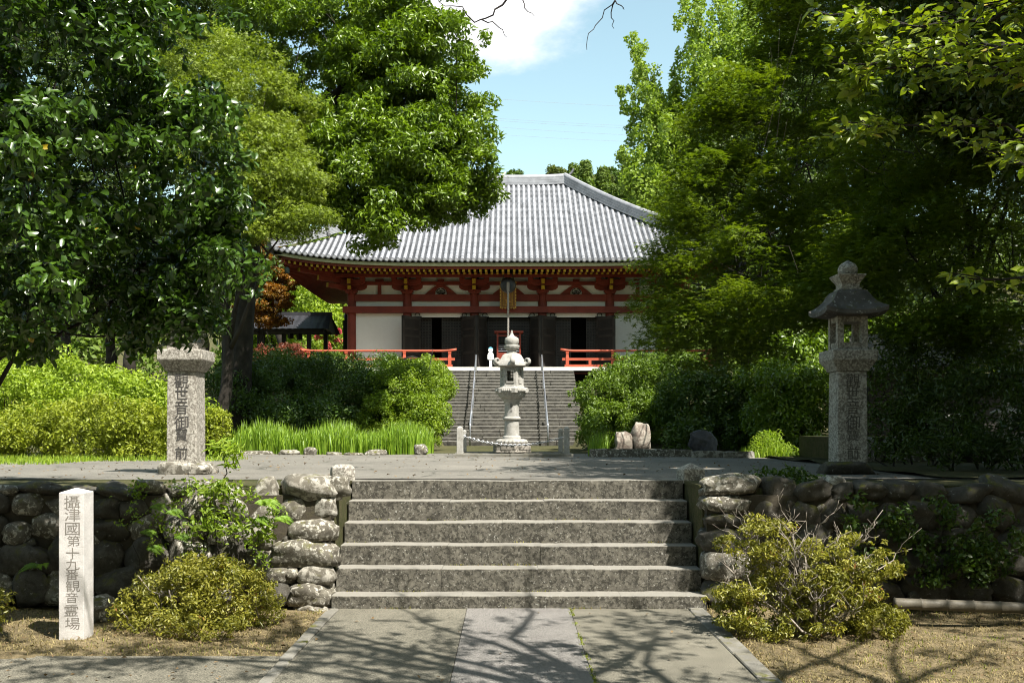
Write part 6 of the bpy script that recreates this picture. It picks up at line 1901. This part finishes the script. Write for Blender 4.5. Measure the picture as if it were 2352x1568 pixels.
cov = np.array([mnoise.noise(Vector((a * 1.1, b * 1.1, 17))) for a, b in zip(gx, gy)])
k = cov > .08; gx, gy = gx[k], gy[k]
m = len(gx)
gz = np.array([lawn(a, b) for a, b in zip(gx, gy)]) - .02
tag(place('sparse_grass', blades(rng, np.stack([gx, gy, gz], 1), rng.uniform(.02, .06, m), rng.uniform(.005, .010, m), 1.6, M['azalea_olive'], 'sparse_grass', 2)), 'thin green grass patches among the dry grass', 'grass', kind='stuff')
n = 1900
gx, gy = rng.uniform(-6, 6.5, n), rng.uniform(5.2, 9.7, n)
inp = (gx > -1.7) & (gx < 1.9)
k = ~inp | (rng.random(n) < .05); gx, gy = gx[k], gy[k]; n = len(gx)
c = np.stack([gx, gy, np.array([lawn(a, b) for a, b in zip(gx, gy)]) + np.where((gx > -1.7) & (gx < 1.9), .02, .01)], 1)
c[:, 2] = np.where((gx > -1.7) & (gx < 1.9), .024, np.maximum(c[:, 2], 0.0) + .008)
tag(place('leaf_litter', leaf_mesh('leaf_litter', c, np.tile([0, 0, 1.0], (n, 1)) + rng.normal(size=(n, 3)) * .35, rng.normal(size=(n, 3)), rng.uniform(.02, .05, n), rng.uniform(.012, .03, n), rng.random(n), M['litter'])), 'scattered brown fallen leaves on the ground', 'leaf litter', kind='stuff')
n = 800
c = np.stack([rng.uniform(-9, 7, n), rng.uniform(10.9, 20.5, n), np.full(n, PZ + .018)], 1)
tag(place('plaza_litter', leaf_mesh('plaza_litter', c, np.tile([0, 0, 1.0], (n, 1)) + rng.normal(size=(n, 3)) * .3, rng.normal(size=(n, 3)), rng.uniform(.02, .06, n), rng.uniform(.015, .035, n), rng.random(n), M['litter'])), 'scattered dry leaves lying on the upper plaza', 'leaf litter', kind='stuff')
# moss and grass in the path joint
n = 900
pos = np.stack([.589 + rng.normal(size=n) * .012, rng.uniform(5.5, 9.55, n), np.full(n, .01)], 1)
pos = pos[np.array([mnoise.noise(Vector((0, p[1] * 2.5, 3))) for p in pos]) > -.1]
n = len(pos)
tag(place('joint_moss', blades(rng, pos, rng.uniform(.008, .025, n), rng.uniform(.006, .012, n), 1.2, M['azalea_olive'], 'joint_moss', 2)), 'thin line of moss and grass in the path joint', 'moss', kind='stuff')

# weeds and moss along the back of the treads
n = 1300
si = rng.integers(0, 6, n)
pos = np.stack([rng.uniform(SX0, SX1, n), np.array(SY)[si] - .004 - rng.random(n) ** 2 * .03, np.where(si > 0, np.array(SZ)[np.maximum(si - 1, 0)], .012)], 1)
kk = np.array([mnoise.noise(Vector((p[0] * 2.2, p[2] * 9, 4))) for p in pos]) > .12
pos = pos[kk]; n = len(pos)
tag(place('step_weeds', blades(rng, pos, rng.uniform(.008, .035, n), rng.uniform(.004, .010, n), 1.4, M['azalea_dry'], 'step_weeds', 2)), 'tiny weeds and moss in the angles of the front steps', 'weeds', kind='stuff')
# near azaleas
az = make_bush('dry_azalea', 'low rounded azalea with yellowing leaves in front of the boulder wall', (P(450, 0, 8.75).x, 8.75, 0), [lobe(400, 1380, 8.75, 105, 85, .35), lobe(510, 1370, 8.9, 95, 85, .35), lobe(590, 1390, 8.9, 60, 65, .25), lobe(320, 1410, 8.7, 55, 60, .25), lobe(450, 1320, 8.9, 80, 45, .25), lobe(470, 1430, 8.5, 130, 35, .3)], M['azalea_dry'], 17000, .038, .016, 81, k=330, size=.075, stems=26, stem_r=.009, bark='twig')
az2 = make_bush('straggly_azalea', 'large straggly azalea with bare grey twigs before the shaded wall', (P(1860, 0, 8.45).x, 8.45, 0), [lobe(1780, 1400, 8.4, 120, 65, .35), lobe(1920, 1390, 8.4, 120, 75, .35), lobe(1830, 1300, 8.5, 130, 60, .35), lobe(1990, 1280, 8.5, 85, 50, .3), lobe(1760, 1240, 8.5, 75, 50, .25), lobe(1690, 1390, 8.4, 60, 50, .25), lobe(2000, 1420, 8.4, 70, 50, .25), lobe(1680, 1255, 8.5, 32, 22, .1)], M['azalea_dry'], 21000, .038, .017, 82, k=330, size=.07, stems=0, bark='twig', flat=.6)
rng = np.random.default_rng(83)
b0 = Vector((P(1870, 0, 8.45).x, 8.45, 0))
for i in range(24):
    xt, yt = rng.uniform(1655, 2095), rng.uniform(1160, 1390)
    tip = P(xt, yt, 8.45 + rng.normal() * .18)
    st = b0 + Vector((rng.normal() * .12, rng.normal() * .1, 0))
    pp = wig(rng, st, tip, 8, .14, .04)
    mb = MB().tube(pp, [.012 * (1 - .1 * q) for q in range(9)], 5)
    for q in range(7):
        s2 = pp[int(rng.integers(3, 9))]
        t2 = s2 + Vector((rng.normal() * .12, rng.normal() * .08, rng.uniform(.04, .20)))
        p2 = wig(rng, s2, t2, 4, .2)
        mb.tube(p2, [.0045, .004, .003, .0025, .002], 4)
        for z_ in range(2):
            s3 = p2[int(rng.integers(2, 5))]
            mb.tube([s3, s3 + Vector((rng.normal() * .04, rng.normal() * .03, rng.uniform(.02, .08)))], [.0022, .0014], 4)
    mb.build('twig', M['twig'], az2, b0, smooth=True)

# ferns on the sunny wall
def fern(xv, yv, Y, s, ang, label, seed):
    rng = np.random.default_rng(seed)
    p = P(xv, yv, Y)
    root = thing('fern', label, 'fern', tuple(p), 'ferns growing out of the boulder wall')
    for f in range(4):
        a = ang + rng.normal() * .5
        d = Vector((math.cos(a), -.55, 0.35)).normalized()
        cs, ns, axs, Ls = [], [], [], []
        for i in range(16):
            t = (i + 1) / 16
            q = p + d * (s * t) + Vector((0, 0, -.55 * s * t * t))
            side = d.cross(Vector((0, -.3, 1))).normalized()
            for sg in (-1, 1):
                cs.append(q + side * sg * .10 * s); ns.append((0, -.5, 1)); axs.append(side * sg + d * .35); Ls.append(.36 * s * math.sin(math.pi * min(1, .12 + .88 * t)) + .02 * s)
        me = leaf_mesh('frond', np.array(cs), np.array(ns) + rng.normal(size=(len(cs), 3)) * .15, np.array(axs), np.array(Ls), .055 * s / .25 * .25, np.full(len(cs), rng.random()), M['fern'], T_DIAMOND, tuple(p))
        place('frond', me, root, p)
FN = [(1600, 465, 'fern with the largest fronds above the wall centre near the pale tall boulder'), (1560, 565, 'fern hanging under the largest fern on the wall'), (1035, 520, 'fern high on the wall just under the lantern base'), (870, 640, 'fern on the wall between stele and creeper at mid height'), (1080, 670, 'fern below the lantern base at mid wall'), (910, 740, 'fern low on the wall above the bush edge'), (250, 850, 'dark fern in shade left behind the stele'), (930, 485, 'small fern over the shaded boulder right of the stele'), (1700, 560, 'fern beside the corner boulders of the steps')]
for i, (x, y, lb) in enumerate(FN):
    fern(x * .375, 980 + y * .375, 9.42, .20 if i != 0 else .26, [0.3, .2, .5, .1, .4, .3, 2.5, 0, .5][i], lb, 500 + i)
make_bush('wall_ivy', 'small leaved creeper spreading over the sunlit wall stones', (P(520, 0, 9.4).x, 9.4, .3), [lobe(330, 1180, 9.45, 60, 40, .08), lobe(420, 1130, 9.5, 80, 26, .08), lobe(540, 1140, 9.5, 70, 36, .08), lobe(400, 1250, 9.4, 70, 45, .08), lobe(560, 1280, 9.4, 60, 40, .08), lobe(620, 1190, 9.45, 30, 60, .06), lobe(300, 1120, 9.5, 60, 25, .08)], M['shrub_bright'], 1000, .036, .022, 94, k=90, size=.05, stems=5, stem_r=.004, cat='creeper')
# leafy sapling growing on the wall and one on the terrace edge
make_bush('wall_sapling', 'leafy green sapling growing out of the boulder wall', (P(500, 0, 9.4).x, 9.4, .35), [lobe(500, 1150, 9.45, 55, 40, .18), lobe(470, 1120, 9.5, 40, 25, .15), lobe(520, 1200, 9.4, 50, 34, .15), lobe(470, 1210, 9.4, 40, 30, .15), lobe(600, 1220, 9.45, 28, 45, .12), lobe(420, 1115, 9.55, 40, 18, .12)], M['shrub_bright'], 800, .062, .026, 91, k=60, size=.09, stems=7, stem_r=.007, up=.3, rand=.8, tmpl=T_OVATE)
sp = make_bush('terrace_sapling', 'slim sapling with spreading leaf whorl beside the lantern shaft', (P(524, 0, 10.6).x, 10.6, PZ - .02), [lobe(524, 1030, 10.6, 32, 16, .15), lobe(526, 1062, 10.6, 12, 18, .06)], M['weed'], 150, .11, .018, 92, k=14, size=.09, stems=1, stem_r=.009, up=.4)
make_bush('edge_bush', 'sliver of small leaved bush at the edge beside the wall foot', (P(-30, 0, 8.0).x, 8.0, 0), [lobe(-40, 1390, 8, 52, 60, .2), lobe(-60, 1430, 8, 60, 50, .2)], M['azalea_dry'], 1800, .036, .016, 93, k=50, size=.08, stems=4, stem_r=.006)

# ------------------------------------------------------------------ cherry tree beside the camera: sprays in view, limbs overhead that dapple the path
rng = np.random.default_rng(120)
ch = thing('cherry_tree', 'cherry tree with bright sunlit leaf sprays hanging into the corner', 'tree', (4.7, 1.6, 0))
CB = Vector((4.7, 1.6, 0))
tp = [Vector((4.7, 1.6, -.1)), Vector((4.6, 1.75, 1.2)), Vector((4.4, 2.0, 2.6)), Vector((4.0, 2.5, 4.0)), Vector((3.6, 3.0, 5.2)), Vector((3.2, 3.4, 6.4))]
MB().tube(tp, [.24, .21, .19, .16, .12, .07], 12).build('trunk', M['bark_grey'], ch, CB, smooth=True)
LC_, LN_, LA_, LL_ = [], [], [], []
def spray(pts, n, side=.10, L=.085, jitter=.05):
    """alternate drooping leaves along a twig"""
    pts = [Vector(p) for p in pts]
    seg = len(pts) - 1
    for i in range(n):
        t = rng.random() ** .8 * seg
        j = min(int(t), seg - 1)
        p = pts[j].lerp(pts[j + 1], t - j)
        d = (pts[j + 1] - pts[j]).normalized()
        sd = d.cross(Vector((0, 0, 1))).normalized() * (1 if i % 2 else -1)
        ax = sd * .8 + d * .6 + Vector((0, 0, -.5)) + Vector(rng.normal(size=3)) * .3
        LC_.append(p + ax.normalized() * L * .45 + Vector(rng.normal(size=3)) * jitter * .4)
        LN_.append(Vector((0, 0, 1)) + Vector(rng.normal(size=3)) * .45 + Vector((0, -.25, 0)))
        LA_.append(ax); LL_.append(L * rng.uniform(.65, 1.2))
def branch(keys, r0, twigs, nleaf, reach=.5, name='limb', L=.085, down=.15):
    keys = [Vector(k) for k in keys]
    pts = []
    for a, b in zip(keys[:-1], keys[1:]):
        for t in (0, .33, .67): pts.append(a.lerp(b, t) + Vector(rng.normal(size=3)) * .02 * (b - a).length)
    pts.append(keys[-1])
    m = len(pts)
    mb = MB().tube(pts, [r0 * (1 - .85 * i / (m - 1)) + .002 for i in range(m)], 6)
    for q in range(twigs):
        j = int(rng.integers(max(1, m // 4), m))
        s0 = pts[j]
        d = (pts[min(j + 1, m - 1)] - pts[max(j - 1, 0)]).normalized()
        tip = s0 + (d * rng.uniform(.3, 1) + d.cross(Vector((0, 0, 1))) * rng.choice([-1, 1]) * rng.uniform(.3, 1) + Vector((0, 0, rng.uniform(-down, .22)))).normalized() * reach * rng.uniform(.4, 1)
        tw = wig(rng, s0, tip, 4, .1)
        mb.tube(tw, [.005, .0045, .004, .003, .002], 4)
        spray(tw, nleaf, L=L)
    mb.build(name, M['bark'], ch, CB, smooth=True)
    return pts
NEAR = [([tp[3], P(2440, -60, 4.4), P(2290, 40, 4.8), P(2110, 60, 5.2), P(1960, 40, 5.4)], .014, 26, 15), ([tp[3], P(2450, 130, 4.4), P(2280, 180, 4.8), P(2130, 150, 5.1), P(2000, 165, 5.3)], .013, 24, 15), ([tp[2], P(2450, 330, 4.3), P(2320, 290, 4.8), P(2140, 285, 5.1), P(1965, 295, 5.35)], .010, 15, 14),
        ([tp[2], P(2460, 655, 4.1), P(2340, 640, 4.5), P(2215, 640, 4.75)], .007, 6, 12), ([tp[3], P(2450, 30, 4.6), P(2340, 110, 5.0), P(2240, 100, 5.5), P(2100, 110, 5.9)], .014, 22, 15), ([tp[2], P(2440, 420, 4.4), P(2360, 380, 4.7), P(2300, 350, 5.0)], .008, 7, 12)]
for k_i, (keys, r0, tw, nl) in enumerate(NEAR):
    branch(keys, r0, int(tw * 1.3), nl, .30 if k_i in (2, 3, 5) else .38, L=.072)
OVER = [[tp[4], (5.4, 3.6, 6.2), (6.4, 4.2, 6.6), (7.2, 4.8, 6.8)], [tp[4], (4.8, 4.0, 6.2), (5.8, 4.9, 6.4), (6.3, 5.6, 6.5)], [tp[5], (2.0, 4.2, 7.0), (.6, 4.7, 7.2), (-.8, 5.0, 7.2)], [tp[4], (1.6, 4.2, 6.3), (.3, 4.4, 6.4), (-.6, 4.3, 6.3)], [tp[4], (2.9, 3.6, 5.6), (2.2, 4.4, 5.8), (1.6, 5.0, 5.9)], [tp[4], (3.0, 5.0, 6.4), (3.3, 6.0, 6.7), (3.2, 6.8, 6.9)], [tp[3], (5.2, 4.2, 5.6), (5.0, 5.2, 6.0), (4.6, 6.0, 6.2)], [tp[4], (2.6, 4.3, 6.0), (1.5, 5.2, 6.4), (.3, 5.7, 6.6)], [tp[4], (3.0, 4.5, 6.2), (2.3, 5.6, 6.6), (1.9, 6.6, 6.8)], [tp[5], (2.2, 3.4, 6.9), (.9, 4.0, 7.2), (-.6, 4.4, 7.2)], [tp[4], (3.8, 4.3, 6.1), (4.2, 5.4, 6.4)], [tp[5], (1.8, 4.6, 7.2), (.9, 5.4, 7.4), (-.3, 6.2, 7.5)],
        [tp[3], (4.9, 3.6, 5.2), (5.6, 4.6, 5.8), (6.0, 5.4, 6.0)], [tp[4], (1.8, 3.0, 6.2), (.4, 3.4, 6.4), (-1.2, 3.8, 6.2), (-2.2, 4.2, 6.0)], [tp[5], (4.2, 3.9, 7.2), (4.8, 4.8, 7.6)]]
for keys in OVER:
    branch(keys, .055, 30, 14, .95, L=.09)
c = np.array([tuple(v) for v in LC_]); nn = np.array([tuple(v) for v in LN_]); aa = np.array([tuple(v) for v in LA_]); ll = np.array(LL_)
rr = np.where(rng.random(len(c)) < .012, .999, rng.random(len(c)) * .96)
kp = carve(c)
c, nn, aa, ll, rr = c[kp], nn[kp], aa[kp], ll[kp], rr[kp]
vis = in_view(c, -20) & (c[:, 1] > 3)
order = np.argsort(np.where(vis, c[:, 1] / ll, 1e9))
sel = order[:min(260, int(vis.sum()))]
rest = np.setdiff1d(np.arange(len(c)), sel)
cr = place('crown', leaf_mesh('crown', c[rest], nn[rest], aa[rest], ll[rest], ll[rest] * .52, rr[rest], M['cherry'], T_OVATE, tuple(CB)), ch, CB)
cr['kind'] = 'stuff'
def single_leaves(parent, c, nn, aa, ll, wr, rr, mat, name='leaf'):
    """the largest leaves in view, each an object of its own sharing a few blade meshes"""
    var = []
    for q in range(6):
        var.append(leaf_mesh(name, np.zeros((1, 3)), np.array([[0, 0, 1.0]]), np.array([[1.0, 0, 0]]), 1.0, wr * (.85 + .06 * q), np.array([(q + .5) / 6.4]), mat, T_OVATE))
    for i in range(len(c)):
        n = Vector(nn[i]).normalized(); a = Vector(aa[i]); a = (a - n * a.dot(n)).normalized(); b = n.cross(a)
        o = bpy.data.objects.new(name, var[min(5, int(rr[i] * 6))])
        link(o, parent, tuple(c[i]))
        o.rotation_euler = Matrix((a, b, n)).transposed().to_euler()
        o.scale = (ll[i],) * 3
single_leaves(ch, c[sel], nn[sel], aa[sel], ll[sel], .52, rr[sel], M['cherry'])
# bare twigs that dangle into the sky from the overhead limbs
TW = [[((1245, -40), (1165, 0), (1130, 35), (1090, 52)), ((1090, 52), (1060, 20), (1010, 5), (992, -6)), ((1105, 46), (1145, 62), (1165, 87)), ((1200, -10), (1205, 20), (1228, 38))], [((1420, -60), (1415, -5), (1380, 45), (1352, 78), (1348, 115)), ((1412, 0), (1404, 40), (1410, 66)), ((1414, 2), (1425, 15), (1434, 22))]]
for i, grp in enumerate(TW):
    mb = MB()
    Y = 6.2
    st = P(*grp[0][0], Y)
    mb.tube(wig(rng, Vector((.9, 5.4, 6.45)), st, 5, .05), [.016, .014, .012, .011, .010, .009], 5)
    for q, ln in enumerate(grp):
        pts = [P(x, y, Y) for x, y in ln]
        fine = []
        for a_, b_ in zip(pts[:-1], pts[1:]):
            for t in (0, .33, .67): fine.append(a_.lerp(b_, t) + Vector(rng.normal(size=3)) * .006)
        fine.append(pts[-1])
        r0 = .009 if q == 0 and i == 0 else .0045
        mb.tube(fine, [r0 * (1 - .6 * z / (len(fine) - 1)) for z in range(len(fine))], 5)
    mb.build('bare_twig', M['twig_dark'], ch, CB, smooth=True)

# the largest camellia leaves one by one
rng = np.random.default_rng(140)
cl = lobe_clumps(rng, cam_lobes, 300, .20, flat=.6)
c, nn, aa, rr = clump_leaves(rng, cl, 5000, up=.5, out=.5, rand=.75, droop=.35)
ok = in_view(c, -10); c, nn, aa, rr = c[ok], nn[ok], aa[ok], rr[ok]
sel = np.argsort(c[:, 1])[:280]
single_leaves(camellia, c[sel], nn[sel], aa[sel], .088 * rng.uniform(.8, 1.2, 280), .50, rr[sel], M['camellia'])
